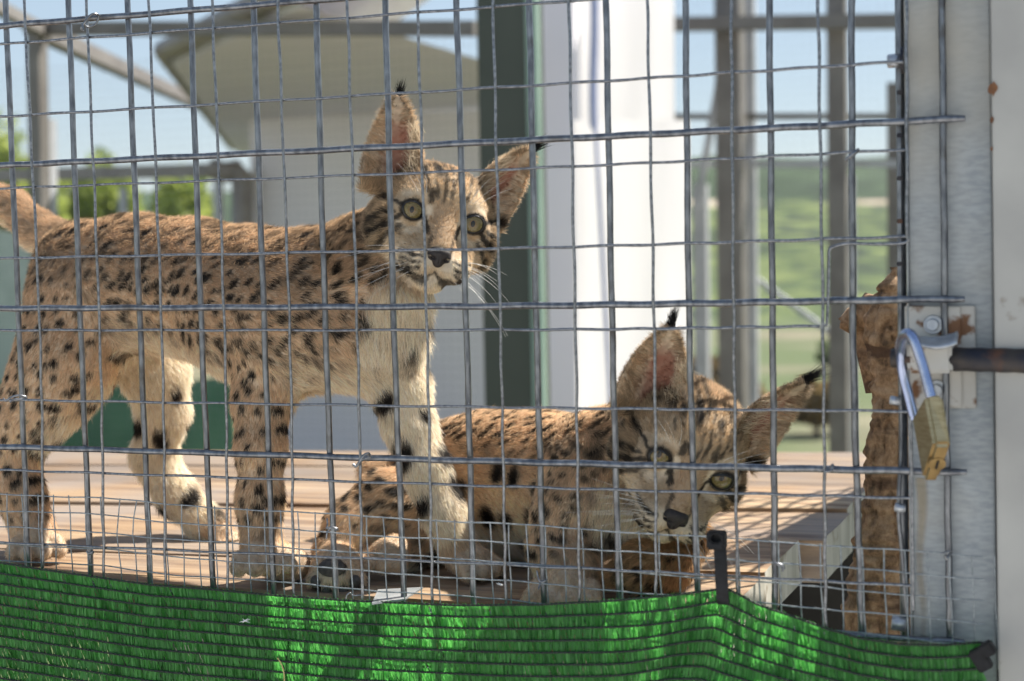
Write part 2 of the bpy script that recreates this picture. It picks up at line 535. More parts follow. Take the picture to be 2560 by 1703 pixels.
# left corner
tube_px('frame_post', (92, 70), (112, 1150), 3.0, 3.0, 36, M['frame'], 'brownish corner post of the aviary at the left', 'post')
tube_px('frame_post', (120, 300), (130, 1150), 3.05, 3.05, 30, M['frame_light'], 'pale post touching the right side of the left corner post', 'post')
tube_px('frame_rail', (70, 72), (1190, 72), 3.0, 3.0, 34, M['frame'], 'thick brownish rail from the left corner post to the green post', 'rail')
tube_px('frame_rail', (-80, -20), (105, 76), 2.2, 3.0, 30, M['frame'], 'short rail running to the near side of the left corner post', 'rail')
tube_px('frame_rail', (105, 80), (560, 290), 3.05, 6.5, 30, M['frame'], 'slanting rail running away from the left corner post', 'rail')
tube_px('frame_rail', (-60, 440), (590, 425), 5.5, 5.5, 32, M['gutter'], 'dark low rail above the green shrubs at the left', 'rail')
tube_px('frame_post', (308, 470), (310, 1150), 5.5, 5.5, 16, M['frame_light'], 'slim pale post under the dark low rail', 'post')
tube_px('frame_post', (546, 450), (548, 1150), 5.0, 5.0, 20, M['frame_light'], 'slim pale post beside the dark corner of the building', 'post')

# fine aviary netting behind (blurred in the photograph)
M['net_wire'] = simple('aviary_net_wire', (.30, .31, .33), (.38, .39, .41), 40, .6, .3, 0)


def netting(x0, x1, y0, y1, Y, step, r, label):
    a = at(x0, y1, Y); b = at(x1, y0, Y)
    vs = []; fs = []

    def w(p, q):
        n0 = len(vs); d = (q - p).normalized(); s = d.cross(Vector((0, 1, 0))).normalized(); u = Vector((0, 1, 0))
        for e in (p, q):
            for (i, j) in ((-1, -1), (1, -1), (0, 1)): vs.append(e + s * i * r + u * j * r)
        fs.extend([(n0, n0 + 1, n0 + 4, n0 + 3), (n0 + 1, n0 + 2, n0 + 5, n0 + 4), (n0 + 2, n0, n0 + 3, n0 + 5)])
    x = a.x
    while x < b.x:
        w(Vector((x, Y, a.z)), Vector((x, Y, b.z))); x += step
    z = a.z
    while z < b.z:
        w(Vector((a.x, Y, z)), Vector((b.x, Y, z))); z += step
    mb = MB(); mb.add(vs, fs)
    o = mb.build('aviary_netting', M['net_wire'], recalc=False)
    return tag(o, label, 'wire netting')


netting(-80, 1180, 88, 1120, 3.06, .0254, .00045, 'fine wire netting filling the left aviary frame')
netting(1350, 2330, -60, 1120, AY + .35, .030, .0006, 'fine wire netting behind the right aviary posts')

# green shade cloth along the foot of the far fence
M['far_cloth'] = simple('green_screen_cloth', (.06, .16, .09), (.10, .22, .13), 8, .7, 0, .1, .004)
vs = []; fs = []
for i in range(33):
    for j in range(5):
        q = at(-60 + i * 20.3, 1180 - j * 60, 3.2); q.y += .012 * math.sin(i * 1.1) + .008 * math.sin(j * 2)
        if j == 4: q = at(-60 + i * 20.3, 950 + 4 * math.sin(i * .8), 3.2)
        vs.append(q)
    if i:
        for j in range(4):
            a = (i - 1) * 5 + j; fs.append((a, a + 5, a + 6, a + 1))
mb = MB(); mb.add(vs, fs, True)
tag(mb.build('green_screen_cloth', M['far_cloth'], recalc=False), 'green cloth band along the foot of the left aviary side, seen under the belly', 'shade cloth')
M['pale_cloth'] = simple('pale_sheet_cloth', (.38, .44, .38), (.48, .54, .48), 8, .8, 0, .1, .004)
mb = MB(); q = [at(-60, 1180, 3.4), at(170, 1180, 3.4), at(170, 600, 3.4), at(-60, 570, 3.4)]
mb.add(q + [v + Vector((0, .01, 0)) for v in q], [(0, 1, 2, 3), (7, 6, 5, 4), (0, 4, 5, 1), (1, 5, 6, 2), (2, 6, 7, 3), (3, 7, 4, 0)])
tag(mb.build('pale_screen', M['pale_cloth']), 'pale greenish sheet screen behind the rump of the standing cub', 'screen')

# ------------------------------------------------------------------ deck
m, nt, n, l, p = new_mat('weathered_deck_wood')
oi = n.new('ShaderNodeObjectInfo')
tc = n.new('ShaderNodeTexCoord'); mp = n.new('ShaderNodeMapping'); mp.inputs['Scale'].default_value = (1.2, 26, 26)
ad = n.new('ShaderNodeVectorMath'); ad.operation = 'ADD'
l.new(tc.outputs['Object'], ad.inputs[0]); l.new(oi.outputs['Random'], ad.inputs[1]); l.new(ad.outputs[0], mp.inputs[0])
g1 = n.new('ShaderNodeTexNoise'); g1.inputs['Scale'].default_value = 3.2; g1.inputs['Detail'].default_value = 9; g1.inputs['Distortion'].default_value = .5
l.new(mp.outputs[0], g1.inputs['Vector'])
g2 = n.new('ShaderNodeTexNoise'); g2.inputs['Scale'].default_value = 12; g2.inputs['Detail'].default_value = 4
l.new(mp.outputs[0], g2.inputs['Vector'])
c = ramp(nt, g1.outputs[0], [(.30, (.095, .050, .025)), (.48, (.26, .162, .088)), (.68, (.41, .29, .172))])
f = ramp(nt, g2.outputs[0], [(.58, 0), (.74, 1)])
c = mixc(nt, f, c, (.22, .145, .085))
t3 = tex(nt, 'ShaderNodeTexNoise', 7, Detail=4)
f3 = ramp(nt, t3.outputs[0], [(.40, 0), (.62, .65)])
c = mixc(nt, f3, c, (.235, .20, .175))
hs = n.new('ShaderNodeHueSaturation'); l.new(c, hs.inputs['Color'])
mr = n.new('ShaderNodeMapRange'); mr.inputs[3].default_value = .8; mr.inputs[4].default_value = 1.12
l.new(oi.outputs['Random'], mr.inputs[0]); l.new(mr.outputs[0], hs.inputs['Value'])
l.new(hs.outputs[0], p.inputs['Base Color']); p.inputs['Roughness'].default_value = .8
l.new(bump(nt, g1.outputs[0], .7, .0012), p.inputs['Normal'])
M['deck'] = m
m2 = simple('pale_end_grain', (.34, .32, .27), (.50, .47, .41), 30, .85, 0, .4, .0008, stretch=(1, 2, .3), dirt=((.18, .14, .09), 22, .60, .68))
M['endgrain'] = m2

deck = empty('wooden_deck', (0, .4, DECK_Z))
tag(deck, 'weathered wooden plank deck on which both cubs are', 'deck')
yb = [.040, .175, .325, .475, .622, .768, .912]
dy = lambda x, y: max(.040, y + .17 * (x - .45)) if y > .045 else .040
xe = [.4785, .4768, .492, .487, .499, .482]
for k in range(6):
    y0, y1 = yb[k] + .002, yb[k + 1] - .0025
    xr = xe[k]; ch = .014; zt = DECK_Z + (0, .0015, -.001, .002, 0, .001)[k]
    th = .036
    prof = []
    # long plank with slightly cupped top, bevelled long edges and one clipped end corner
    ny = 8
    xs = [-1.1, xr]
    vs = []; fs = []
    for xi, x in enumerate(xs):
        for i in range(ny + 1):
            u = i / ny; y = y0 + (y1 - y0) * u
            z = zt - .0016 * (1 - (2 * u - 1) ** 2) - (.0022 if i in (0, ny) else 0)
            xx = x
            if xi == 1 and i == ny and k in (1, 3): xx = x - .012
            vs.append((xx, dy(xx, y), z))
        for i in range(ny, -1, -1):
            u = i / ny; y = y0 + (y1 - y0) * u
            vs.append((x, dy(x, y), zt - th))
    nn = 2 * (ny + 1)
    for i in range(nn): fs.append((i, (i + 1) % nn, nn + (i + 1) % nn, nn + i))
    fs.append(tuple(range(nn))[::-1]); fs.append(tuple(range(nn, 2 * nn)))
    mb = MB(); mb.add(vs, fs)
    o = mb.build('plank', M['deck'], deck)
    o.data.materials.append(M['endgrain'])
    for pl in o.data.polygons:
        if pl.normal.x > .5: pl.material_index = 1
# edge board along the right end of the deck and the joists
M['joist'] = simple('pale_joist', (.38, .35, .28), (.50, .47, .40), 25, .85, 0, .3, .001, stretch=(4, .5, 1))
mb = MB()
mb.box((.36, .46, DECK_Z - .036 - .034), (.028, .84, .066)); mb.build('joist', M['joist'], deck)
mb = MB(); mb.box((-.2, .41, DECK_Z - .036 - .034), (.028, .74, .066)); mb.build('joist', M['joist'], deck)
mb = MB(); mb.box((-.85, .36, DECK_Z - .036 - .034), (.028, .62, .066)); mb.build('joist', M['joist'], deck)
M['pvc'] = simple('pale_plastic_pipe', (.46, .45, .40), (.52, .51, .46), 8, .5, 0, .05, .0005)
q = at(2018, 1470, .30)
mb = MB(); mb.tube([(q.x - .012, .29, GROUND_Z), (q.x - .012, .29, DECK_Z - .104)], .017, 20)
mb.build('leg', M['pvc'], deck)
mb = MB(); mb.tube([(-.85, .8, GROUND_Z), (-.85, .8, DECK_Z - .104)], .017, 20); mb.build('leg', M['pvc'], deck)
mb = MB(); mb.tube([(-.2, .5, GROUND_Z), (-.2, .5, DECK_Z - .104)], .017, 20); mb.build('leg', M['pvc'], deck)
# dark boarding standing in for the shade below the deck, behind it
M['under_deck_dark'] = simple('under_deck_dark', (.018, .016, .015), (.030, .027, .025), 10, .9)
mb = MB(); mb.box((0.2, .93, -.80), (1.6, .02, .70)); tag(mb.build('dark_backdrop', M['under_deck_dark']), 'dark boarding standing in for the shade under the deck', 'backdrop')
NF, NB = 150000, 240000
# ------------------------------------------------------------------ lynx cubs: a blended volume turned into one skin, then fur
def nrm(v):
    return v / np.maximum(np.linalg.norm(v, axis=-1, keepdims=True), 1e-9)


class Body:
    def __init__(self):
        self.prims = []

    def cone(self, a, b, ra, rb, k=.010, flow=None, kind='body', flat=None, op=1):
        a = np.array(a, float); b = np.array(b, float)
        self.prims.append(dict(t='cone', a=a, b=b, ra=ra, rb=rb, k=k, kind=kind, op=op, flow=None if flow is None else np.array(flow, float)))

    def ell(self, c, r, R, k=.008, kind='head', op=1, flow=None):
        self.prims.append(dict(t='ell', c=np.array(c, float), r=np.array(r, float), R=np.array(R, float), k=k, kind=kind, op=op, flow=None if flow is None else np.array(flow, float)))

    def ear(self, B, T, n, wmax, curl, k=.003):
        B = np.array(B, float); T = np.array(T, float); u = nrm(T - B); n = np.array(n, float)
        n = nrm(n - u * n.dot(u)); w = np.cross(n, u)
        B0 = B - u * .014
        self.prims.append(dict(t='ear', B=B0, u=u, n=n, w=w, L=np.linalg.norm(T - B0), W=wmax, c=curl, k=k, kind='ear', op=1, flow=u))

    def bounds(self, p, m):
        if p['t'] == 'cone':
            lo = np.minimum(p['a'] - p['ra'], p['b'] - p['rb']); hi = np.maximum(p['a'] + p['ra'], p['b'] + p['rb'])
        elif p['t'] == 'ell':
            r = p['r'].max(); lo = p['c'] - r; hi = p['c'] + r
        else:
            e = p['B'] + p['u'] * p['L']; lo = np.minimum(p['B'], e) - p['W'] - .008; hi = np.maximum(p['B'], e) + p['W'] + .008
        return lo - m, hi + m

    def dist(self, p, X):
        if p['t'] == 'cone':
            ba = p['b'] - p['a']; pa = X - p['a']; h = np.clip(pa @ ba / max(ba @ ba, 1e-12), 0, 1)
            return np.linalg.norm(pa - h[..., None] * ba, axis=-1) - (p['ra'] + (p['rb'] - p['ra']) * h)
        if p['t'] == 'ell':
            q = (X - p['c']) @ p['R']
            k0 = np.linalg.norm(q / p['r'], axis=-1); k1 = np.linalg.norm(q / p['r'] ** 2, axis=-1)
            return k0 * (k0 - 1) / np.maximum(k1, 1e-9)
        q = X - p['B']; w = q @ p['w']; u = q @ p['u']; nn = q @ p['n']
        t = u / p['L']
        W = p['W'] * np.sin(np.pi * np.clip(.36 + .64 * t, 0, 1)) ** .68
        d2 = np.maximum(np.abs(w) - W, np.maximum(-u, u - p['L']))
        bowl = p['c'] * w * w - .006 * np.sin(np.pi * np.clip(t, 0, 1)) + .004 * np.clip(t, 0, 1) ** 2
        return np.maximum((np.abs(nn - bowl) - .0017) * .8, d2 * .8)

    def field(self, xs, ys, zs):
        F = np.full((len(xs), len(ys), len(zs)), .05, np.float32)
        for p in self.prims:
            lo, hi = self.bounds(p, p['k'] + .006)
            i0, i1 = np.searchsorted(xs, lo[0]), np.searchsorted(xs, hi[0])
            j0, j1 = np.searchsorted(ys, lo[1]), np.searchsorted(ys, hi[1])
            k0, k1 = np.searchsorted(zs, lo[2]), np.searchsorted(zs, hi[2])
            if i0 >= i1 or j0 >= j1 or k0 >= k1: continue
            G = np.stack(np.meshgrid(xs[i0:i1], ys[j0:j1], zs[k0:k1], indexing='ij'), -1)
            d = self.dist(p, G); f = F[i0:i1, j0:j1, k0:k1]; k = p['k']
            if p['op'] > 0:
                h = np.maximum(k - np.abs(f - d), 0) / k
                f[...] = np.minimum(f, d) - h * h * k * .25
            else:
                d = -d; h = np.maximum(k - np.abs(f - d), 0) / k
                f[...] = np.maximum(f, d) + h * h * k * .25
        return F

    def weights(self, X):
        """(kind weights, flow) of points X on the skin"""
        kinds = {}; flow = np.zeros_like(X); tot = np.zeros(len(X))
        for p in self.prims:
            if p['op'] < 0: continue
            d = np.maximum(self.dist(p, X), -.004)
            w = np.exp(-(d + .004) / .0045)
            kinds[p['kind']] = kinds.get(p['kind'], 0) + w
            if p['flow'] is not None: f = np.broadcast_to(p['flow'], X.shape)
            elif p['t'] == 'cone': f = np.broadcast_to(nrm(p['b'] - p['a']), X.shape)
            else: f = np.zeros_like(X)
            flow += f * w[:, None]; tot += w
        for q in kinds: kinds[q] = kinds[q] / tot
        return kinds, flow


def axis_grid(lo, hi, f0, f1, fine, coarse):
    out = [lo]
    while out[-1] < hi:
        x = out[-1]; d = max(f0 - x, x - f1, 0)
        out.append(x + min(coarse, fine + d * .12))
    return np.array(out)


def surface_nets(F, xs, ys, zs):
    S = F < 0
    c = np.zeros((F.shape[0] - 1, F.shape[1] - 1, F.shape[2] - 1), np.int8)
    for i in (0, 1):
        for j in (0, 1):
            for k in (0, 1):
                c += S[i:S.shape[0] - 1 + i, j:S.shape[1] - 1 + j, k:S.shape[2] - 1 + k]
    idx = np.argwhere((c > 0) & (c < 8))
    num = np.full(c.shape, -1, np.int32); num[idx[:, 0], idx[:, 1], idx[:, 2]] = np.arange(len(idx))
    acc = np.zeros((len(idx), 3)); cnt = np.zeros(len(idx)); ax = (xs, ys, zs)
    for d in range(3):
        for o1 in (0, 1):
            for o2 in (0, 1):
                off = [0, 0, 0]; e = [a for a in range(3) if a != d]; off[e[0]] = o1; off[e[1]] = o2
                A = idx + off; B = A.copy(); B[:, d] += 1
                fa = F[A[:, 0], A[:, 1], A[:, 2]]; fb = F[B[:, 0], B[:, 1], B[:, 2]]
                m_ = (fa < 0) != (fb < 0); t_ = fa[m_] / (fa[m_] - fb[m_])
                P = np.stack([ax[q][A[m_, q]] for q in range(3)], 1); Q = np.stack([ax[q][B[m_, q]] for q in range(3)], 1)
                acc[m_] += P + (Q - P) * t_[:, None]; cnt[m_] += 1
    V = acc / cnt[:, None]
    quads = []
    for d in range(3):
        e = [a for a in range(3) if a != d]
        sl0 = [slice(None)] * 3; sl1 = [slice(None)] * 3; sl0[d] = slice(0, -1); sl1[d] = slice(1, None)
        ch = S[tuple(sl0)] != S[tuple(sl1)]
        I = np.argwhere(ch); I = I[(I[:, e[0]] > 0) & (I[:, e[1]] > 0) & (I[:, e[0]] < c.shape[e[0]]) & (I[:, e[1]] < c.shape[e[1]])]
        def cell(a, b):
            J = I.copy(); J[:, e[0]] -= a; J[:, e[1]] -= b
            return num[J[:, 0], J[:, 1], J[:, 2]]
        q = np.stack([cell(0, 0), cell(1, 0), cell(1, 1), cell(0, 1)], 1)
        inside = S[I[:, 0], I[:, 1], I[:, 2]]
        flip = inside if d != 1 else ~inside
        q[~flip] = q[~flip][:, ::-1]
        quads.append(q)
    Q = np.concatenate(quads); Q = Q[(Q >= 0).all(1)]
    return V, Q


def sstep(a, b, x):
    t = np.clip((x - a) / (b - a), 0, 1)
    return t * t * (3 - 2 * t)


def hash2(i, j, s):
    h = np.sin(i * 127.1 + j * 311.7 + s * 74.7) * 43758.5453
    return h - np.floor(h)


def vnoise(P, sc, seed=0):
    q = P * sc; i = np.floor(q); f = q - i; f = f * f * (3 - 2 * f)
    out = 0
    for a in (0, 1):
        for b in (0, 1):
            for c in (0, 1):
                h = np.sin((i[:, 0] + a) * 127.1 + (i[:, 1] + b) * 311.7 + (i[:, 2] + c) * 74.7 + seed * 17.3) * 43758.5453
                h = h - np.floor(h)
                out = out + h * (f[:, 0] if a else 1 - f[:, 0]) * (f[:, 1] if b else 1 - f[:, 1]) * (f[:, 2] if c else 1 - f[:, 2])
    return out


def dots(u, v, su, sv, r, seed, keep=.9, soft=.35):
    """jittered rows of coat spots in surface coordinates (metres); returns 0..1"""
    uu = u / su; vv = v / sv; iu = np.floor(uu); iv = np.floor(vv); best = np.zeros(len(u))
    for a in (-1, 0, 1):
        for b in (-1, 0, 1):
            ci = iu + a; cj = iv + b
            cx = ci + .5 + (hash2(ci, cj, seed) - .5) * .62 + .5 * (cj % 2); cy_ = cj + .5 + (hash2(ci, cj, seed + 3) - .5) * .6
            rr = r * (.62 + .6 * hash2(ci, cj, seed + 7)); on = hash2(ci, cj, seed + 11) < keep
            d = np.sqrt(((uu - cx)) ** 2 + ((vv - cy_)) ** 2) / rr
            best = np.maximum(best, np.where(on, 1 - sstep(1 - soft, 1 + soft, d), 0))
    return best


def stroke(x, z, pts, w, soft=.6):
    best = np.full(len(x), 1e9)
    for (x0, z0), (x1, z1) in zip(pts[:-1], pts[1:]):
        dx, dz = x1 - x0, z1 - z0; L = max(dx * dx + dz * dz, 1e-9)
        h = np.clip(((x - x0) * dx + (z - z0) * dz) / L, 0, 1)
        best = np.minimum(best, np.hypot(x - x0 - dx * h, z - z0 - dz * h))
    return 1 - sstep(w - soft, w + soft, best)


# head proportions in millimetres: x to the animal's left in the picture's right, y out of the face, z up; origin between the eyes
EYE = (21.3, -9.2, 0.0)
DARK_L = [  # (points, half width, strength); mirrored to the other side
    ([(2.2, 9), (2.6, 20), (2.0, 34), (1.5, 46)], 1.25, .8),
    ([(7.5, 12), (9.5, 25), (10, 40)], 1.1, .75), ([(5.2, 24), (6.0, 31)], 1.0, .8),
    ([(13.5, 14), (16, 26), (17, 36)], 1.2, .8), ([(19, 19), (22, 30)], 1.1, .7),
    ([(13, 30), (14, 43)], 1.1, .8), ([(24, 22), (27, 31)], 1.2, .6),
    ([(10.8, 7.5), (10.0, 15)], 1.5, .85),
    ([(29, 2.0), (35, 4.0), (44, 3.0)], 1.2, .95), ([(28, -6), (35, -12), (41, -19), (43, -25)], 1.9, .95),
    ([(33, -3.5), (40, -9), (48, -15)], 1.5, .9), ([(27, -12), (31, -17), (35, -24)], 1.5, .85),
    ([(24, -12.5), (26, -17)], 1.0, .5), ([(40, -12), (46, -17), (50, -24)], 1.3, .75), ([(34, -27), (40, -31)], 1.4, .7),
    ([(13, -3), (10.3, -7.5), (9.6, -12)], 1.6, .95),
    ([(7.2, -15), (7.8, -21), (7.0, -27)], 1.0, .8),
    ([(11.5, -27.5), (14, -28.0)], .95, 1), ([(16, -28), (18.5, -27.5)], .95, 1), ([(20.5, -27), (23, -26)], .9, .9),
    ([(11.5, -31.5), (14, -32.2)], .95, 1), ([(16, -32.4), (18.8, -32)], .95, 1), ([(21, -31.5), (23.5, -30.5)], .9, .9),
    ([(12, -35.4), (14.5, -36.2)], .9, 1), ([(16.5, -36.4), (19.2, -36)], .95, 1), ([(21.5, -35), (23.5, -34)], .9, .9),
    ([(0, -37), (3.5, -39.3), (8, -40.2), (14, -40.5), (19, -38.5)], .85, .95),
    ([(17.5, -40), (21, -39)], 2.4, .95), ([(5, -42.5), (8, -43.5)], 2.0, .85), ([(11, -43), (13, -43.5)], 1.5, .8),
]
LIGHT_L = [([(11.5, 3), (12.5, -4), (14, -9.5)], 2.3, .9), ([(16, -12.5), (23, -13.8), (29, -10.5)], 2.0, .75),
           ([(14, 11.5), (21, 12.8), (27, 10)], 1.8, .6), ([(10, -31), (17, -34), (23, -33)], 7.0, .8), ([(0, -47), (8, -48)], 6.0, .95),
           ([(28, -26), (31, -36)], 5.5, .55)]


def head_markings(H, P, col, seed):
    """paint the face markings; H = positions in head millimetres"""
    x, y, z = H[:, 0], H[:, 1], H[:, 2]
    front = sstep(-46, -26, y)
    ax = np.abs(x) + np.where(x < 0, .5 * np.sin(z * .35 + seed), 0)
    j = (vnoise(H, .33, 5) - .5) * 2.0; zz = z + (vnoise(H, .3, 8) - .5) * 2.2; ax = ax + j * 1.3
    light = np.array([.80, .69, .53]); dark = np.array([.018, .014, .011])
    for pts, w, s in LIGHT_L:
        m_ = stroke(ax, zz, pts, w, w * .45 + .5) * s * front
        col = col + (light - col) * m_[:, None]
    for pts, w, s in DARK_L:
        m_ = stroke(ax, zz, pts, w * 1.12, .75) * s * front
        if pts[0][1] > 8: m_ = m_ * (.35 + .65 * sstep(.34, .6, vnoise(H * np.array([1, 1, .6]), .30, 31 + seed)))
        col = col + (dark - col) * m_[:, None]
    # dark rim round the eyes
    ex, ez = np.abs(x) - EYE[0], z - EYE[2]
    d = np.sqrt((ex / 7.2) ** 2 + ((ez - ex * .05) / 6.3) ** 2)
    m_ = (1 - sstep(1.08, 1.36, d)) * front
    col = col + (dark * .8 - col) * m_[:, None]
    return col


class Cub:
    pass


def head_frame(mid, yaw, pitch, roll):
    """axes of a head whose face looks at the camera, then turned"""
    X = np.array(CR); Z = np.array(CU); Y = -np.array(CF)
    B = np.stack([X, Y, Z], 1)          # columns: x right, y towards viewer, z up   (left-handed in the picture, kept consistent)
    ca, sa = math.cos(yaw), math.sin(yaw); cb, sb = math.cos(pitch), math.sin(pitch); cc, sc_ = math.cos(roll), math.sin(roll)
    Yaw = np.array([[ca, sa, 0], [-sa, ca, 0], [0, 0, 1.]])
    Pit = np.array([[1, 0, 0], [0, cb, sb], [0, -sb, cb]])     # nose down
    Rol = np.array([[cc, 0, sc_], [0, 1, 0], [-sc_, 0, cc]])
    return B @ Rol @ Yaw @ Pit


def build_head(b, mid, R, ears, s=1.0, upper=1.0):
    mm = .001 * s
    W = lambda q: mid + R @ (np.array(q, float) * mm)
    up = R[:, 2]; back = -R[:, 1]
    E = lambda c, r, k=.007, flow=None, op=1, kind='head': b.ell(W(c), np.array(r) * mm, R, k, kind, op, flow)
    fb = nrm(back + up * .7)
    E((0, -43, 6), (38, 42, 29), .012, fb)
    E((0, -25, 12), (25, 22, 17), .010, fb)                    # forehead
    for sx in (-1, 1):
        side = nrm(R[:, 0] * sx * .8 + back * .8 - up * .35)
        E((sx * 25, -31, -15), (18.5, 25, 20), .012, side)       # cheek
        E((sx * 17.5, -15, 10.5), (12, 10.5, 6.5), .006, fb)     # brow
        E((sx * 30, -18, -7), (8, 11, 8), .008, side)
        E((sx * 11.5, 7, -33), (12.5, 12.5, 9.8), .0042, side)  # whisker pads
        E((sx * 15, -10, -24), (13, 16, 13), .009, side)
    b.cone(W((0, -16, 10)), W((0, 9, -21)), 12.5 * mm, 8.8 * mm, .008, fb, 'head')
    E((0, 1, -45), (9.5, 11, 6.5), .006, -up)
    E((0, -22, -32), (21, 22, 16), .010, nrm(back - up * .4))
    for sx in (-1, 1):   # hollows for the eyes
        E((sx * EYE[0], EYE[1] - .2, 0), (10.6, 10.5, 10.4), .0035, fb)
        E((sx * (EYE[0] - .6), EYE[1] + 8.5, -(1 - upper) * 2.9 - .2), (6.9, 9.5, 5.9 * (1 + upper) / 2), .0008, None, -1)
    for (B_, T_, N_, w) in ears:
        b.ear(W(B_), W(T_), R @ np.array(N_, float), w * mm, 26 / s, .004)
        # soft base of the ear
    return W


def hair_material(name, rough, translucency):
    m, nt, n, l, p = new_mat(name)
    a = n.new('ShaderNodeAttribute'); a.attribute_name = 'coat'
    hi = n.new('ShaderNodeHairInfo')
    # hair tips a little lighter, roots darker as in real ticked fur
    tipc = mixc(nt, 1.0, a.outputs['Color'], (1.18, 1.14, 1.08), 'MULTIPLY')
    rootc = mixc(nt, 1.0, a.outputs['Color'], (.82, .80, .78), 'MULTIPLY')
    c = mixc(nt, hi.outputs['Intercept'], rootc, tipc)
    l.new(c, p.inputs['Base Color']); p.inputs['Roughness'].default_value = rough
    p.inputs['Specular IOR Level'].default_value = .35
    tr = n.new('ShaderNodeBsdfTranslucent'); l.new(c, tr.inputs[0])
    mx = n.new('ShaderNodeMixShader'); mx.inputs[0].default_value = translucency
    l.new(p.outputs[0], mx.inputs[1]); l.new(tr.outputs[0], mx.inputs[2]); l.new(mx.outputs[0], n['Material Output'].inputs[0])
    return m


def skin_material():
    m, nt, n, l, p = new_mat('coat_skin')
    a = n.new('ShaderNodeAttribute'); a.attribute_name = 'coat'
    c = mixc(nt, 1.0, a.outputs['Color'], (.8, .78, .76), 'MULTIPLY')
    l.new(c, p.inputs['Base Color']); p.inputs['Roughness'].default_value = .8
    return m


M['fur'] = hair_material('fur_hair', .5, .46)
M['skin'] = skin_material()
M['whisker'] = simple('whisker_hair', (.72, .70, .66), (.82, .80, .77), 50, .4)
M['eyelid'] = simple('dark_eyelid', (.008, .007, .007), (.016, .014, .013), 300, .28)
M['nose'] = simple('nose_leather', (.014, .010, .009), (.026, .019, .017), 500, .6, 0, .5, .0003)
M['pad'] = simple('paw_pad_leather', (.045, .038, .036), (.085, .072, .066), 350, .6, 0, .5, .0004)
m, nt, n, l, p = new_mat('lynx_eye')
tc = n.new('ShaderNodeTexCoord'); sx = n.new('ShaderNodeSeparateXYZ'); l.new(tc.outputs['Object'], sx.inputs[0])
def mth(op, a, b_=None):
    q = n.new('ShaderNodeMath'); q.operation = op
    for s_, v in ((q.inputs[0], a), (q.inputs[1], b_)):
        if v is None: continue
        if isinstance(v, (int, float)): s_.default_value = v
        else: l.new(v, s_)
    return q.outputs[0]
xm, zm = mth('MULTIPLY', sx.outputs[0], 1000), mth('MULTIPLY', sx.outputs[2], 1000)
rad = mth('SQRT', mth('ADD', mth('MULTIPLY', xm, xm), mth('MULTIPLY', zm, zm)))
pup = mth('SQRT', mth('ADD', mth('MULTIPLY', mth('MULTIPLY', xm, 1.45), mth('MULTIPLY', xm, 1.45)), mth('MULTIPLY', zm, zm)))
ang = mth('ARCTAN2', zm, xm)
cb = n.new('ShaderNodeCombineXYZ'); l.new(mth('MULTIPLY', ang, 5.0), cb.inputs[0]); l.new(mth('MULTIPLY', rad, .25), cb.inputs[1])
nz = n.new('ShaderNodeTexNoise'); nz.inputs['Scale'].default_value = 2.2; nz.inputs['Detail'].default_value = 6; l.new(cb.outputs[0], nz.inputs['Vector'])
iris = ramp(nt, nz.outputs[0], [(.3, (.075, .052, .016)), (.5, (.17, .13, .048)), (.72, (.29, .235, .10))])
iris = mixc(nt, ramp(nt, mth('MULTIPLY', rad, .1), [(.20, 1), (.34, 0)]), iris, (.17, .10, .035))
lim = ramp(nt, mth('MULTIPLY', rad, .1), [(.60, 0), (.70, 1)])
iris = mixc(nt, lim, iris, (.02, .018, .012))
pp_ = ramp(nt, mth('MULTIPLY', pup, .1), [(.205, 1), (.23, 0)])
iris = mixc(nt, pp_, iris, (.003, .003, .003))
l.new(iris, p.inputs['Base Color']); p.inputs['Roughness'].default_value = .35
p.inputs['Coat Weight'].default_value = .9; p.inputs['Specular IOR Level'].default_value = .2; p.inputs['Coat Roughness'].default_value = .02
M['eye'] = m


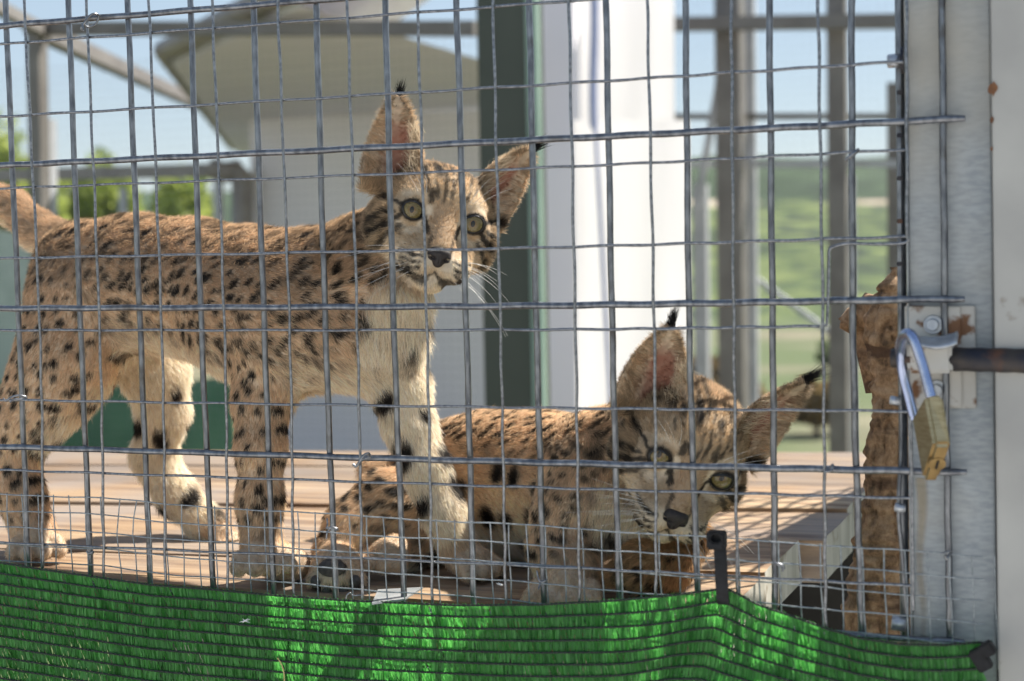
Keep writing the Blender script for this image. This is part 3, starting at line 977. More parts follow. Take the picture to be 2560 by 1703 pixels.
def make_fur(cub, name, mesh_v, tris, n_face, n_body, root, seed):
    """strands rooted on the skin, combed along the limbs; colour stored per strand"""
    g = np.random.default_rng(seed)
    A, B_, C = mesh_v[tris[:, 0]], mesh_v[tris[:, 1]], mesh_v[tris[:, 2]]
    fn = np.cross(B_ - A, C - A); area = np.linalg.norm(fn, axis=1) * .5; fn = nrm(fn)
    cen = (A + B_ + C) / 3
    hl_ = cub.to_head(cen)
    inhead = (np.abs(hl_[:, 0]) < 75) & (hl_[:, 1] > -90) & (hl_[:, 2] > -58) & (hl_[:, 2] < 100) & (hl_[:, 1] < 40)
    camd = nrm(np.array(CAM) - cen); facing = (fn * camd).sum(1)
    wgt = area * np.where(facing > -.25, 1.0, .38)
    out = []
    for sel, nn_ in ((inhead, n_face), (~inhead, n_body)):
        pw = wgt * sel; pw = pw / pw.sum()
        t_ = g.choice(len(tris), nn_, p=pw)
        r1 = np.sqrt(g.random(nn_))[:, None]; r2 = g.random(nn_)[:, None]
        P = A[t_] * (1 - r1) + B_[t_] * (r1 * (1 - r2)) + C[t_] * (r1 * r2)
        Nn = nrm((1 - r1) * cub.vn[tris[t_, 0]] + r1 * (1 - r2) * cub.vn[tris[t_, 1]] + r1 * r2 * cub.vn[tris[t_, 2]])
        out.append((P, Nn, np.full(nn_, sel is inhead)))
    P = np.concatenate([o[0] for o in out]); N = np.concatenate([o[1] for o in out])
    col, length, lift, ok, flow = cub.coat(P, N)
    keep = ok & (length > 1e-4)
    P, N, col, length, lift, flow = P[keep], N[keep], col[keep], length[keep], lift[keep], flow[keep]
    n_ = len(P)
    T = flow - N * (flow * N).sum(1)[:, None]
    T = T + np.array([0, 0, -.25]) - N * (N[:, 2] * -.25)[:, None]
    T = nrm(T)
    S = np.cross(N, T)
    wav = np.stack([vnoise(P, 130, 1) - .5, vnoise(P, 130, 2) - .5], 1) * .9 + np.stack([vnoise(P, 420, 3) - .5, vnoise(P, 420, 4) - .5], 1) * .7
    rnd = g.normal(0, .16, (n_, 3))
    lf = (lift * (.6 + .45 * g.random(n_)))[:, None]
    D = nrm(T * (1 - lf) + N * lf + S * (wav[:, :1] * .55) + N * (wav[:, 1:] * .25) + rnd)
    L = (length * (.7 + .55 * g.random(n_)))[:, None]
    K_ = 4
    pts = np.empty((n_, K_, 3), np.float32)
    for i in range(K_):
        t_ = i / (K_ - 1)
        pts[:, i] = P + D * (L * t_) + (T * .35 - N * .12 + np.array([0, 0, -.10])) * (L * t_ * t_ * .55) - N * .0004
    # ticking: some hairs lighter, some darker
    v = np.clip(g.normal(1, .2, n_) + (vnoise(P, 520, 9) - .5) * .45, .45, 1.7)[:, None]
    col = np.clip(col * v, 0.004, .95)
    hc = bpy.data.hair_curves.new(name)
    hc.add_curves([K_] * n_)
    hc.attributes['position'].data.foreach_set('vector', pts.reshape(-1))
    ra = hc.attributes.get('radius') or hc.attributes.new('radius', 'FLOAT', 'POINT')
    prof = np.array([1.0, .9, .6, .12], np.float32)
    base = cub.hair_r * np.where(length > .007, 1.15, .85)
    ra.data.foreach_set('value', (prof[None, :] * base[:, None]).astype(np.float32).reshape(-1))
    ca = hc.attributes.new('coat', 'FLOAT_COLOR', 'CURVE')
    ca.data.foreach_set('color', np.concatenate([col, np.ones((n_, 1))], 1).astype(np.float32).reshape(-1))
    hc.materials.append(M['fur'])
    o = bpy.data.objects.new('fur', hc); COL.objects.link(o); o.parent = root; o.matrix_parent_inverse = Matrix.Translation(-root.location)
    o['kind'] = 'stuff'
    return o


def finish_cub(cub, b, head_mid, R, hs, label, name, base, bounds, n_face, n_body, seed, head_box):
    lo, hi = bounds
    (hx0, hx1), (hy0, hy1), (hz0, hz1) = head_box
    xs = axis_grid(lo[0], hi[0], hx0, hx1, .0013, .0032); ys = axis_grid(lo[1], hi[1], hy0, hy1, .0013, .0032); zs = axis_grid(lo[2], hi[2], hz0, hz1, .0013, .0032)
    F = b.field(xs, ys, zs)
    V, Q = surface_nets(F, xs, ys, zs)
    # drop stray islands is not needed: the parts overlap
    me = bpy.data.meshes.new('body')
    me.vertices.add(len(V)); me.vertices.foreach_set('co', V.astype(np.float32).reshape(-1))
    me.loops.add(len(Q) * 4); me.loops.foreach_set('vertex_index', Q.astype(np.int32).reshape(-1))
    me.polygons.add(len(Q)); me.polygons.foreach_set('loop_start', np.arange(0, len(Q) * 4, 4, dtype=np.int32))
    me.update(calc_edges=True); me.validate()
    me.polygons.foreach_set('use_smooth', np.ones(len(me.polygons), bool))
    root = empty(name, base); tag(root, label, 'lynx')
    o = link_mesh('body', me, M['skin'], root)
    vn = np.empty(len(V) * 3, np.float32); me.vertices.foreach_get('normal', vn); cub.vn = vn.reshape(-1, 3).astype(float)
    # outward check
    tri = np.concatenate([Q[:, [0, 1, 2]], Q[:, [0, 2, 3]]])
    probe = V + cub.vn * .002
    i = np.clip(np.searchsorted(xs, probe[:, 0]), 0, len(xs) - 1); j = np.clip(np.searchsorted(ys, probe[:, 1]), 0, len(ys) - 1); k = np.clip(np.searchsorted(zs, probe[:, 2]), 0, len(zs) - 1)
    if np.mean(F[i, j, k] > 0) < .5:
        me.flip_normals(); cub.vn = -cub.vn
        tri = tri[:, ::-1]
    cub.b = b
    cub.to_head = lambda X: ((X - head_mid) @ R) / (.001 * hs)
    col, _, _, _, _ = cub.coat(V, cub.vn)
    ca = me.color_attributes.new('coat', 'FLOAT_COLOR', 'POINT')
    ca.data.foreach_set('color', np.concatenate([np.clip(col, 0, 1), np.ones((len(V), 1))], 1).astype(np.float32).reshape(-1))
    make_fur(cub, 'fur', V, tri, n_face, n_body, root, seed)
    # eyes
    mm = .001 * hs
    Wp = lambda q: Vector(head_mid + R @ (np.array(q, float) * mm))
    for sx in (-1, 1):
        c = Wp((sx * EYE[0], EYE[1], EYE[2]))
        rE = 9.75 * mm
        bmm = bmesh.new(); bmesh.ops.create_uvsphere(bmm, u_segments=40, v_segments=24, radius=rE)
        for v in bmm.verts:
            v.co = Vector((v.co.x, v.co.y, v.co.z))
        for f in bmm.faces: f.smooth = True
        me2 = bpy.data.meshes.new('eye'); bmm.to_mesh(me2); bmm.free(); me2.materials.append(M['eye'])
        eo = bpy.data.objects.new('eye', me2); COL.objects.link(eo)
        # gaze: local Y points at the camera from the eye
        yv = (CAM - c).normalized(); yv = (yv + Vector(R[:, 1]) * .55).normalized(); zv = Vector(R[:, 2]); xv = yv.cross(zv).normalized(); zv = xv.cross(yv)
        mw = Matrix(((xv.x, yv.x, zv.x, c.x), (xv.y, yv.y, zv.y, c.y), (xv.z, yv.z, zv.z, c.z), (0, 0, 0, 1)))
        eo.parent = root; eo.matrix_parent_inverse = Matrix.Translation(-root.location); eo.matrix_basis = mw
        # almond lids lying on the eyeball
        rl = 10.15
        def lid_pt(a, kx, kz, dr, upper):
            ux = math.cos(a) * kx; uz = math.sin(a) * kz
            if math.sin(a) > 0: uz *= upper
            ux2 = ux
            inn = max(0.0, -math.cos(a) * sx) ** 6
            ux2 += -sx * 2.6 * inn; uz += -ux * sx * -.10 - 1.7 * inn
            rr2 = max(rl ** 2 - ux2 ** 2 - uz ** 2, 1)
            return (sx * EYE[0] + ux2, EYE[1] + math.sqrt(rr2) * (1 + dr), uz)
        ring = []
        NN = 40; rings = [(6.2, 5.5, -.05), (6.3, 5.6, .022), (6.8, 6.1, .030), (7.7, 7.0, -.01)]
        vs = []; fs = []
        for kx, kz, dr in rings:
            for q in range(NN):
                vs.append(Wp(lid_pt(2 * math.pi * q / NN, kx, kz, dr, cub.upper)))
        for r_i in range(len(rings) - 1):
            for q in range(NN): fs.append((r_i * NN + q, r_i * NN + (q + 1) % NN, (r_i + 1) * NN + (q + 1) % NN, (r_i + 1) * NN + q))
        mb = MB(); mb.add(vs, fs, True); mb.build('eyelid', M['eyelid'], root)
    # nose leather: small volume of its own
    nbd = Body(); I3 = np.eye(3) * 1.0
    nbd.ell((0, 15.5, -23.5), (7.6, 5.5, 4.2), I3, 2.0, 'n'); nbd.ell((0, 16.5, -28.0), (4.2, 4.2, 5.4), I3, 2.5, 'n')
    for sx in (-1, 1):
        nbd.ell((sx * 5.0, 15.2, -26.5), (3.4, 4.6, 3.2), I3, 1.6, 'n')
        nbd.ell((sx * 4.3, 20.2, -27.6), (1.7, 2.6, 1.25), I3, .7, 'n', -1)
        nbd.ell((sx * 7.3, 18.2, -26.6), (2.4, 2.6, .7), I3, .6, 'n', -1)
    nbd.ell((0, 21.6, -31), (.45, 2.2, 3.4), I3, .5, 'n', -1)
    gx = np.arange(-12, 12.1, .45); gy = np.arange(6, 26, .45); gz = np.arange(-37, -15, .45)
    Fn = np.full((len(gx), len(gy), len(gz)), 5.0, np.float32); G = np.stack(np.meshgrid(gx, gy, gz, indexing='ij'), -1)
    for p_ in nbd.prims:
        d = nbd.dist(p_, G); k = p_['k']
        if p_['op'] > 0: h = np.maximum(k - np.abs(Fn - d), 0) / k; Fn = np.minimum(Fn, d) - h * h * k * .25
        else: d = -d; h = np.maximum(k - np.abs(Fn - d), 0) / k; Fn = np.maximum(Fn, d) + h * h * k * .25
    nv, nq = surface_nets(Fn, gx, gy, gz)
    mb = MB(); mb.add([Wp(v) for v in nv], [tuple(int(i_) for i_ in q) for q in nq], True); mb.build('nose', M['nose'], root)
    # whiskers
    g = random.Random(seed); mb = MB()
    for sx in (-1, 1):
        for row in range(4):
            for c_ in range(5):
                if g.random() < .25: continue
                p0 = Vector((sx * (12 + c_ * 2.3), 15 - c_ * 2.4, -28 - row * 3.6 + c_ * .5))
                d = Vector((sx * (.85 + .1 * c_), .42 - .12 * c_, .10 - row * .20 + g.uniform(-.14, .14))).normalized()
                Lw = g.uniform(18, 46) * (1 if c_ > 1 else .7); droop = g.uniform(.15, .38)
                pts = [Wp(p0 + d * (Lw * t_) + Vector((0, -6 * t_ * t_, -Lw * droop * t_ * t_))) for t_ in [q / 7 for q in range(8)]]
                mb.tube(pts, [.00013 * (1 - .85 * q / 7) + .00002 for q in range(8)], 4, cap=False)
        for c_ in range(3):
            p0 = Vector((sx * (15 + c_ * 3), -1, 13)); d = Vector((sx * (.2 + .25 * c_), .5, .9)).normalized(); Lw = g.uniform(20, 28)
            pts = [Wp(p0 + d * (Lw * t_) + Vector((sx * 5 * t_ * t_, -5 * t_ * t_, -2 * t_ * t_))) for t_ in [q / 6 for q in range(7)]]
            mb.tube(pts, [.00010 * (1 - .85 * q / 6) + .00002 for q in range(7)], 4, cap=False)
    wo = mb.build('whiskers', M['whisker'], root, recalc=False); wo['kind'] = 'stuff'
    return root


def tufts(cub_root, specs, hs, seed):
    """long black brushes at the ear tips and pale hairs inside the ears"""
    g = np.random.default_rng(seed)
    for (tip, d, L, nn_, spread, col, r, base_sp) in specs:
        tip = np.array(tip); d = nrm(np.array(d, float))
        n_ = nn_; K_ = 5
        B0 = tip + g.normal(0, base_sp, (n_, 3))
        D = nrm(d + g.normal(0, spread, (n_, 3)))
        Ln = (L * g.uniform(.45, 1.05, n_))[:, None]
        bend = g.normal(0, .12, (n_, 3)) + np.array([.12, 0, .05])
        pts = np.empty((n_, K_, 3), np.float32)
        for i in range(K_):
            t_ = i / (K_ - 1)
            conv = -(B0 - tip) * (t_ * .6)
            pts[:, i] = B0 + D * (Ln * t_) + bend * (Ln * t_ * t_ * .5) + conv
        hc = bpy.data.hair_curves.new('ear_tuft'); hc.add_curves([K_] * n_)
        hc.attributes['position'].data.foreach_set('vector', pts.reshape(-1))
        ra = hc.attributes.get('radius') or hc.attributes.new('radius', 'FLOAT', 'POINT')
        prof = np.array([1, .95, .8, .5, .08], np.float32)
        ra.data.foreach_set('value', (np.tile(prof, n_) * r).astype(np.float32))
        ca = hc.attributes.new('coat', 'FLOAT_COLOR', 'CURVE')
        cc_ = np.clip(np.array(col)[None, :] * g.uniform(.6, 1.4, (n_, 1)), 0, 1)
        ca.data.foreach_set('color', np.concatenate([cc_, np.ones((n_, 1))], 1).astype(np.float32).reshape(-1))
        hc.materials.append(M['fur'])
        o = bpy.data.objects.new('ear_tuft', hc); COL.objects.link(o); o.parent = cub_root; o.matrix_parent_inverse = Matrix.Translation(-cub_root.location)


def nprm(px, py, Y, r):
    q = at(px, py, Y)
    return np.array(q), r * mpp(q)


def chain(b, pts, k=.010, kind='body', flow=None):
    """pts: (px, py, Y, radius px) measured on the photograph"""
    for (p0, p1) in zip(pts[:-1], pts[1:]):
        a, ra = nprm(*p0); c, rc = nprm(*p1)
        b.cone(a, c, ra, rc, k, flow, kind)


def paw(b, heel, fwd, size, spread=1.0, kind='paw'):
    """palm and four toes; heel = point where the leg meets the paw, fwd = direction of the toes"""
    f = np.array(fwd, float); f[2] = 0; f = nrm(f); up = np.array([0, 0, 1.]); s = np.cross(f, up); H = np.array(heel, float)
    b.cone(H, H + f * size * .55 - up * size * .12, size * .62, size * .66, .006, f, kind)
    for i, o in enumerate((-.70, -.25, .25, .70)):
        o2 = o * spread; fw = (1.12, 1.34, 1.34, 1.10)[i]
        c0 = H + f * size * .62 + s * size * o2 * 1.02 - up * size * .10
        c1 = H + f * size * fw + s * size * o2 * 1.22 - up * size * .38
        b.cone(c0, c1, size * .33, size * .31, .0012, f, kind)


def basic_coat(cub, X, N, K, flow, torso_axis, side_y):
    """colour, hair length and lift shared by both cubs"""
    kd = {q: K.get(q, np.zeros(len(X))) for q in ('body', 'back', 'neck', 'leg', 'inner', 'paw', 'head', 'ear', 'tail', 'chest')}
    upn = N[:, 2]
    n1 = vnoise(X, 45, 1)[:, None]; n2 = vnoise(X, 12, 2)[:, None]
    rufous = np.array([.60, .425, .275]); flank = np.array([.79, .61, .43]); cream = np.array([.97, .87, .72])
    grey = np.array([.57, .43, .28])
    t = sstep(-.35, .75, upn)[:, None]
    col = flank * (1 - t) + rufous * t
    under = sstep(-.25, -.85, upn)[:, None]
    col = col + (cream - col) * under * .85
    col = col * (.86 + .28 * n2) * (.88 + .24 * n1)
    return kd, col, n1, n2, rufous, flank, cream, grey
# ================================================================== standing cub
A_MID = np.array(at(1110, 543, .052)); A_R = head_frame(A_MID, math.radians(13), math.radians(4), math.radians(12.3)); A_S = 1.0
ba = Body()
chain(ba, [(235, 735, .165, 156), (360, 712, .150, 150), (500, 724, .135, 153), (640, 765, .115, 178), (760, 780, .100, 184), (880, 800, .092, 160)], .016, 'body')
chain(ba, [(205, 665, .165, 108), (330, 645, .155, 90), (480, 655, .142, 86), (620, 680, .125, 90)], .016, 'body')
chain(ba, [(640, 686, .120, 92), (780, 688, .105, 90), (900, 640, .088, 98)], .014, 'body')
chain(ba, [(820, 740, .098, 142), (930, 680, .082, 116), (1000, 600, .085, 102)], .014, 'neck')
chain(ba, [(900, 830, .09, 134), (970, 830, .078, 86), (990, 740, .070, 70), (1005, 680, .072, 64)], .014, 'chest', (0, 0, -1))
# near front leg
chain(ba, [(690, 880, .088, 120), (655, 1000, .075, 66), (652, 1120, .066, 54), (650, 1250, .060, 49), (652, 1345, .057, 50)], .012, 'leg')
q, r = nprm(655, 1385, .057, 62); paw(ba, q + np.array([0, 0, .002]), (.55, -.84, 0), .0198, 1.05)
q, r = nprm(700, 1405, .070, 50); ba.cone(q, q + np.array([.012, -.004, -.001]), r, r * .9, .006, (.8, -.6, 0), 'paw')
# far front leg
chain(ba, [(950, 870, .098, 110), (1000, 965, .100, 68), (1022, 1060, .100, 57), (1064, 1170, .101, 52), (1108, 1280, .103, 45), (1138, 1350, .105, 46)], .010, 'inner', None)
q, r = nprm(1150, 1392, .107, 50); paw(ba, q, (.95, -.32, 0), .0192, 1.0)
# near hind leg
chain(ba, [(215, 790, .140, 150), (165, 900, .120, 118), (120, 980, .110, 96), (70, 1050, .105, 74), (30, 1120, .102, 58), (50, 1230, .096, 50), (82, 1320, .092, 54)], .014, 'leg')
q, r = nprm(95, 1345, .092, 52); paw(ba, q, (.55, -.83, 0), .0198, 1.0)
# far hind leg
chain(ba, [(330, 830, .185, 104), (388, 930, .195, 74), (408, 1030, .205, 58), (384, 1140, .213, 48), (440, 1235, .212, 44), (505, 1300, .208, 36), (552, 1335, .204, 32)], .012, 'inner')
q, r = nprm(548, 1335, .204, 30); paw(ba, q, (.9, -.42, 0), .0135, .8)
# belly pouch between the legs
chain(ba, [(340, 800, .155, 52), (480, 812, .140, 54), (600, 852, .125, 60)], .016, 'body')
# tail
chain(ba, [(165, 610, .185, 52), (95, 575, .205, 42), (30, 515, .215, 38), (-60, 470, .225, 34), (-110, 460, .225, 30)], .010, 'tail')
ears_a = [((-35, -37, 20), (-42, -44, 73), (-.18, .93, .10), 21.0), ((34, -36, 18), (54, -36, 60), (.34, .90, .12), 18.0)]
WA = build_head(ba, A_MID, A_R, ears_a, A_S, .90)
ca_ = Cub(); ca_.upper = .90; ca_.hair_r = .000135; ca_.tone = 1.0


def coat_common(cub, X, N, spot_uv, standing):
    K, flow = cub.b.weights(X)
    kd, col, n1, n2, rufous, flank, cream, grey = basic_coat(cub, X, N, K, flow, None, None)
    H = cub.to_head(X)
    hw = np.clip(kd['head'] + kd['ear'], 0, 1)
    hw = sstep(.35, .7, hw)
    col = col * cub.tone
    # chest and inner legs pale
    pale = np.clip(kd['chest'] + kd['inner'] * .75, 0, 1)
    col = col + (cream * (.95 + .1 * n1) - col) * (sstep(.35, .8, pale) * (.95 if standing else .75))[:, None]
    pw = kd['paw'][:, None]
    col = col + (np.array([.70, .57, .43]) * (.85 + .3 * n1) - col) * pw * .8
    # spots
    wob = np.stack([vnoise(X, 60, 21) - .5, vnoise(X, 60, 22) - .5], 1) * .007
    sp = spot_uv(X, N, wob, kd)
    black = np.array([.020, .015, .012])
    col = col + (black - col) * (sp * (1 - hw))[:, None]
    # tail tip
    # head
    hc = grey * (.8 + .4 * n1) * (1.0 if standing else .84)  # lying cub's head darkened: its shade is put into the coat colour
    fore = sstep(8, 26, H[:, 2]) * sstep(30, 8, np.abs(H[:, 0]))
    hc = hc + (np.array([.62, .44, .26]) - hc) * (fore * .8)[:, None]
    brid = sstep(14, 6, np.abs(H[:, 0])) * sstep(-30, -10, H[:, 2]) * sstep(14, 2, H[:, 2])
    hc = hc + (np.array([.50, .35, .22]) - hc) * (brid * .7)[:, None]
    chin = sstep(-22, -38, H[:, 2]) * sstep(-40, -18, H[:, 1])
    hc = hc + (np.array([.78, .66, .49]) - hc) * (chin * (.7 if standing else .5))[:, None]
    cheek = sstep(-8, -24, H[:, 2]) * sstep(24, 36, np.abs(H[:, 0]))
    hc = hc + (np.array([.62, .49, .33]) - hc) * (cheek * .6)[:, None]
    hc = head_markings(H, X, hc, cub.seed)
    # crown streaks behind the brow
    st = dots(H[:, 0] * .001 + wob[:, 0] * .4, H[:, 2] * .001 * 1.0, .0075, .017, .30, 41, .85, .4) * sstep(20, 30, H[:, 2]) * sstep(-80, -50, H[:, 1]) * sstep(34, 22, np.abs(H[:, 0]))
    hc = hc + (black - hc) * (st * .95)[:, None]
    # side of head and neck dabs
    sd = dots(H[:, 0] * .0006 + H[:, 1] * .0009, H[:, 2] * .001, .013, .0085, .30, 43, .8, .4) * sstep(-22, -32, H[:, 1])
    hc = hc + (black * 1.2 - hc) * (sd * .9)[:, None]
    col = col + (hc - col) * hw[:, None]
    # ears: reddish bare skin inside, grey black outside, black rim near the tip
    length = np.full(len(X), .0062); lift = np.full(len(X), .36)
    ok = np.ones(len(X), bool)
    for p_ in cub.b.prims:
        if p_['t'] != 'ear': continue
        q_ = X - p_['B']; w_ = q_ @ p_['w']; u_ = q_ @ p_['u'] / p_['L']
        isn = (np.abs(cub.b.dist(p_, X)) < .0016) & (u_ > .12)
        inside = (N @ p_['n'] > 0.1) & isn
        Wd = p_['W'] * np.sin(np.pi * np.clip(.36 + .64 * u_, 0, 1)) ** .68
        e_ = np.abs(w_) / np.maximum(Wd, 1e-4)
        pink = np.array([.29, .13, .085]) * (.75 + .5 * sstep(.2, .6, u_))[:, None]; furin = np.array([.60, .47, .33]) * (.6 + .8 * vnoise(X, 500, 45))[:, None]; out_ = np.array([.10, .085, .07])
        sgn = np.sign(p_['w'] @ np.array(cub.R[:, 0])) * (1 if p_['B'] @ cub.R[:, 0] > cub.mid @ cub.R[:, 0] else -1)
        f_ = np.clip(sstep(.25, .62, np.abs(w_ / np.maximum(Wd, 1e-4) + .12 * sgn)) + sstep(.62, .85, u_) + (vnoise(X, 300, 44) - .5) * .5, 0, 1)[:, None]
        ci = pink * (1 - f_) + furin * f_
        rim = sstep(.72, 1.0, u_)[:, None] * sstep(.35, .9, e_)[:, None]
        ci = ci + (np.array([.03, .024, .02]) - ci) * np.clip(rim * 1.2, 0, 1)
        co = out_ * (.6 + .8 * n1) + (np.array([.30, .24, .17]) - out_) * (sstep(.35, .1, u_))[:, None] * .8
        col = np.where(inside[:, None], ci * (.85 + .3 * n1), np.where(isn[:, None], co, col))
        length = np.where(inside, np.where(f_[:, 0] > .35, .0056, .0030), np.where(isn, .0026, length)); lift = np.where(isn, .14, lift)
        length = np.where(isn & (e_ > .78), .0026, length)
        flow = np.where(inside[:, None], flow + p_['w'] * (np.sign(w_) * .5)[:, None], flow)
    earmask = kd['ear'] > .5
    # hair lengths
    isface = hw > .5
    fr = sstep(-55, 0, H[:, 1])
    length = np.where(isface & ~earmask, .0070 - .0048 * fr, length)
    length = np.where(isface & ~earmask & (np.abs(H[:, 0]) > 34) & (H[:, 2] < 5), np.maximum(length, .0068), length)
    lift = np.where(isface & ~earmask, .26, lift)
    pawm = kd['paw'] > .5
    length = np.where(pawm, .0028, length); lift = np.where(pawm, .42, lift)
    legm = (kd['leg'] + kd['inner']) > .6
    length = np.where(legm & ~pawm, .0050, length)
    length = np.where(legm & (kd['inner'] > .5) & ~pawm, .0070, length)
    chm = kd['chest'] > .5
    length = np.where(chm, .0105, length); lift = np.where(chm, .34, lift)
    length = np.where((N[:, 2] < -.5) & ~pawm & ~isface, .0088, length)
    # nose leather and eye openings stay bare
    nose = (np.abs(H[:, 0]) < 9.5) & (H[:, 1] > 11) & (H[:, 2] < -20.5) & (H[:, 2] > -33) & (np.abs(H[:, 0]) < 9.5 - np.maximum(0, -24 - H[:, 2]) * .55)
    ex = np.abs(H[:, 0]) - EYE[0]
    zz_ = np.where(H[:, 2] > 0, H[:, 2] / cub.upper, H[:, 2])
    eye = (np.sqrt((ex / 7.0) ** 2 + (zz_ / 6.2) ** 2) < 1.0) & (H[:, 1] > -14)
    ok &= ~(nose | eye)
    near = (np.sqrt((ex / 12.5) ** 2 + (H[:, 2] / 11.0) ** 2) < 1.0) & (H[:, 1] > -16)
    length = np.where(near, .0016, length)
    muz = (H[:, 1] > 2) & (np.abs(H[:, 0]) < 24) & (H[:, 2] < 2)
    length = np.where(muz, np.minimum(length, .0030), length)
    bottom = (X[:, 2] < DECK_Z + .0015)
    ok &= ~bottom
    # face flow away from the nose
    Rm = cub.R; away = H - np.array([0, 22, -22.0]); away = nrm(away) @ Rm.T
    flow = nrm(flow) * 1.0
    flow = np.where((isface & ~earmask)[:, None], nrm(away * 1.2 + flow * .35), flow)
    return col, length, lift, ok, flow


def spots_a(X, N, wob, kd):
    x = X[:, 0] + wob[:, 0]; z = X[:, 2] + wob[:, 1]
    # flank streaks slant up to the right, round dots on the legs
    ca, sa = math.cos(math.radians(38)), math.sin(math.radians(38))
    h = sstep(-.18, -.09, X[:, 2])            # upper flank combs flatter
    u1 = x * ca + z * sa; v1 = -x * sa + z * ca
    cb_, sb_ = math.cos(math.radians(14)), math.sin(math.radians(14))
    u2 = x * cb_ + z * sb_; v2 = -x * sb_ + z * cb_
    s1 = dots(u1, v1, .0178, .0074, .32, 3, .97, .28); s2 = dots(u2, v2, .0205, .0068, .34, 5, .96, .3)
    body = s1 * (1 - h) + s2 * h
    leg = dots(x * 1.0, z, .0112, .0122, .27, 9, .96, .24)
    side = dots(x + X[:, 1] * .6, z, .030, .034, .26, 13, .75, .3)
    lw = np.clip(kd['leg'] + kd['inner'], 0, 1)
    front = sstep(.09, .15, X[:, 0]) * sstep(-.20, -.27, X[:, 2])
    body = np.where(X[:, 2] < -.215, np.maximum(leg, body * .3), body)
    out = body * (1 - lw) + leg * lw
    out = out * (1 - sstep(.3, .7, kd['chest']) * .0)
    out = np.where(kd['chest'] > .5, side * .9, out)
    out = np.where(kd['inner'] > .5, side, out)
    belly = sstep(-.35, -.8, N[:, 2]) * (1 - lw)
    out = out * (1 - belly * .8)
    out = out * (1 - np.clip(kd['paw'] * 1.6, 0, .92))
    tl = kd['tail']
    return out * (1 - tl * .6)


ca_.seed = 1.0; ca_.R = A_R; ca_.mid = A_MID
ca_.coat = lambda X, N: coat_common(ca_, X, N, spots_a, True)
lo = np.array([at(-150, 700, .22).x, -.03, DECK_Z + .0006]); hi = np.array([.40, .30, at(1000, 120, .09).z])
cub_a = finish_cub(ca_, ba, A_MID, A_R, A_S, 'spotted lynx cub standing on the deck with raised ears, looking out through the mesh', 'standing_lynx_cub',
                   (.12, .1, DECK_Z), (lo, hi), NF, NB, 21, ((A_MID[0] - .065, A_MID[0] + .065), (A_MID[1] - .025, A_MID[1] + .06), (A_MID[2] - .055, A_MID[2] + .085)))


def ear_specs(W, R, ears, s, tdirs):
    out = []
    for (B_, T_, N_, w), (td, L) in zip(ears, tdirs):
        T = W(T_); u = nrm(W(T_) - W(B_))
        out.append((T - u * .003, R @ np.array(td, float), L, 150, .13, (.008, .007, .007), .00013, .0016))
        # pale hairs along the inner front edge of the ear
        sx = -1 if T_[0] < 0 else 1
        for k_ in range(5):
            f_ = .08 + .13 * k_
            c_ = W((B_[0] + (T_[0] - B_[0]) * f_ - sx * w * .62, B_[1] + 7, B_[2] + (T_[2] - B_[2]) * f_))
            out.append((c_, R @ np.array((sx * .75, .5, .55 + .1 * k_)), .013, 55, .30, (.62, .53, .40), .00010, .0028))
    return out


tufts(cub_a, ear_specs(WA, A_R, ears_a, A_S, [((-.05, -.1, 1), .015), ((.75, .1, .72), .018)]), A_S, 5)

# ================================================================== lying cub
B_MID = np.array(at(1729, 1178, .060)); B_R = head_frame(B_MID, math.radians(10), math.radians(25), math.radians(21)); B_S = 1.05
bb = Body()
chain(bb, [(1120, 1215, .205, 150), (1230, 1205, .200, 165), (1350, 1210, .185, 168), (1460, 1215, .160, 160), (1560, 1200, .140, 135)], .016, 'body')
chain(bb, [(1520, 1150, .140, 130), (1600, 1120, .125, 120)], .014, 'neck')
chain(bb, [(1540, 1270, .11, 110), (1640, 1280, .10, 80)], .014, 'chest', (-.2, 0, -1))
chain(bb, [(1480, 1200, .120, 120), (1440, 1290, .105, 100), (1405, 1370, .092, 76), (1425, 1420, .070, 70)], .012, 'leg')
q, r = nprm(1428, 1452, .066, 70); paw(bb, q, (.05, -1, 0), .0222, 1.05)
# folded far forearm under the chin
chain(bb, [(1640, 1280, .12, 74), (1705, 1340, .122, 60), (1665, 1400, .100, 66), (1610, 1415, .080, 66)], .008, 'fore', (-.8, -.5, -.2))
q, r = nprm(1600, 1412, .078, 60); paw(bb, q, (-.45, -.85, 0), .0150, .95, 'fore')
# hips and hind legs stretched to the left
chain(bb, [(1110, 1210, .195, 140), (1040, 1260, .150, 90), (960, 1250, .125, 66), (880, 1310, .105, 56), (835, 1380, .085, 50)], .012, 'leg')
chain(bb, [(1100, 1250, .20, 110), (1060, 1330, .150, 66), (1020, 1370, .125, 50)], .012, 'leg')
# tail
chain(bb, [(1010, 1190, .235, 36), (920, 1185, .26, 30), (860, 1170, .28, 27), (845, 1120, .29, 24), (862, 1085, .29, 20)], .008, 'tail')
# upturned hind paw, sole towards the camera
sole = np.array(at(838, 1430, .056)); su = mpp(sole); cR = np.array(CR); cU = np.array(CU); cF = np.array(CF)
bb.cone(sole + cF * .012, sole + cF * .004 - cU * .004, .0180, .0185, .008, -cU, 'paw')
toe_pos = [(-50, -22), (-24, -52), (18, -56), (52, -34)]
for (tx, ty) in [(-46, 20), (-16, 42), (24, 44), (56, 20)]:
    c1 = sole + cR * tx * su * .95 - cU * ty * su * .95 - cF * .003
    bb.cone(sole + cR * tx * su * .5 - cU * ty * su * .5 + cF * .004, c1, .0085, .0072, .0025, -cU, 'paw')
q = np.array(at(985, 1375, .105)); paw(bb, q, (-.1, -.95, 0), .0185, 1.0)
ears_b = [((-34, -38, 17), (-41, -46, 66), (-.15, .95, .15), 22.0), ((33, -36, 15), (48, -38, 68), (.26, .93, .10), 18.5)]
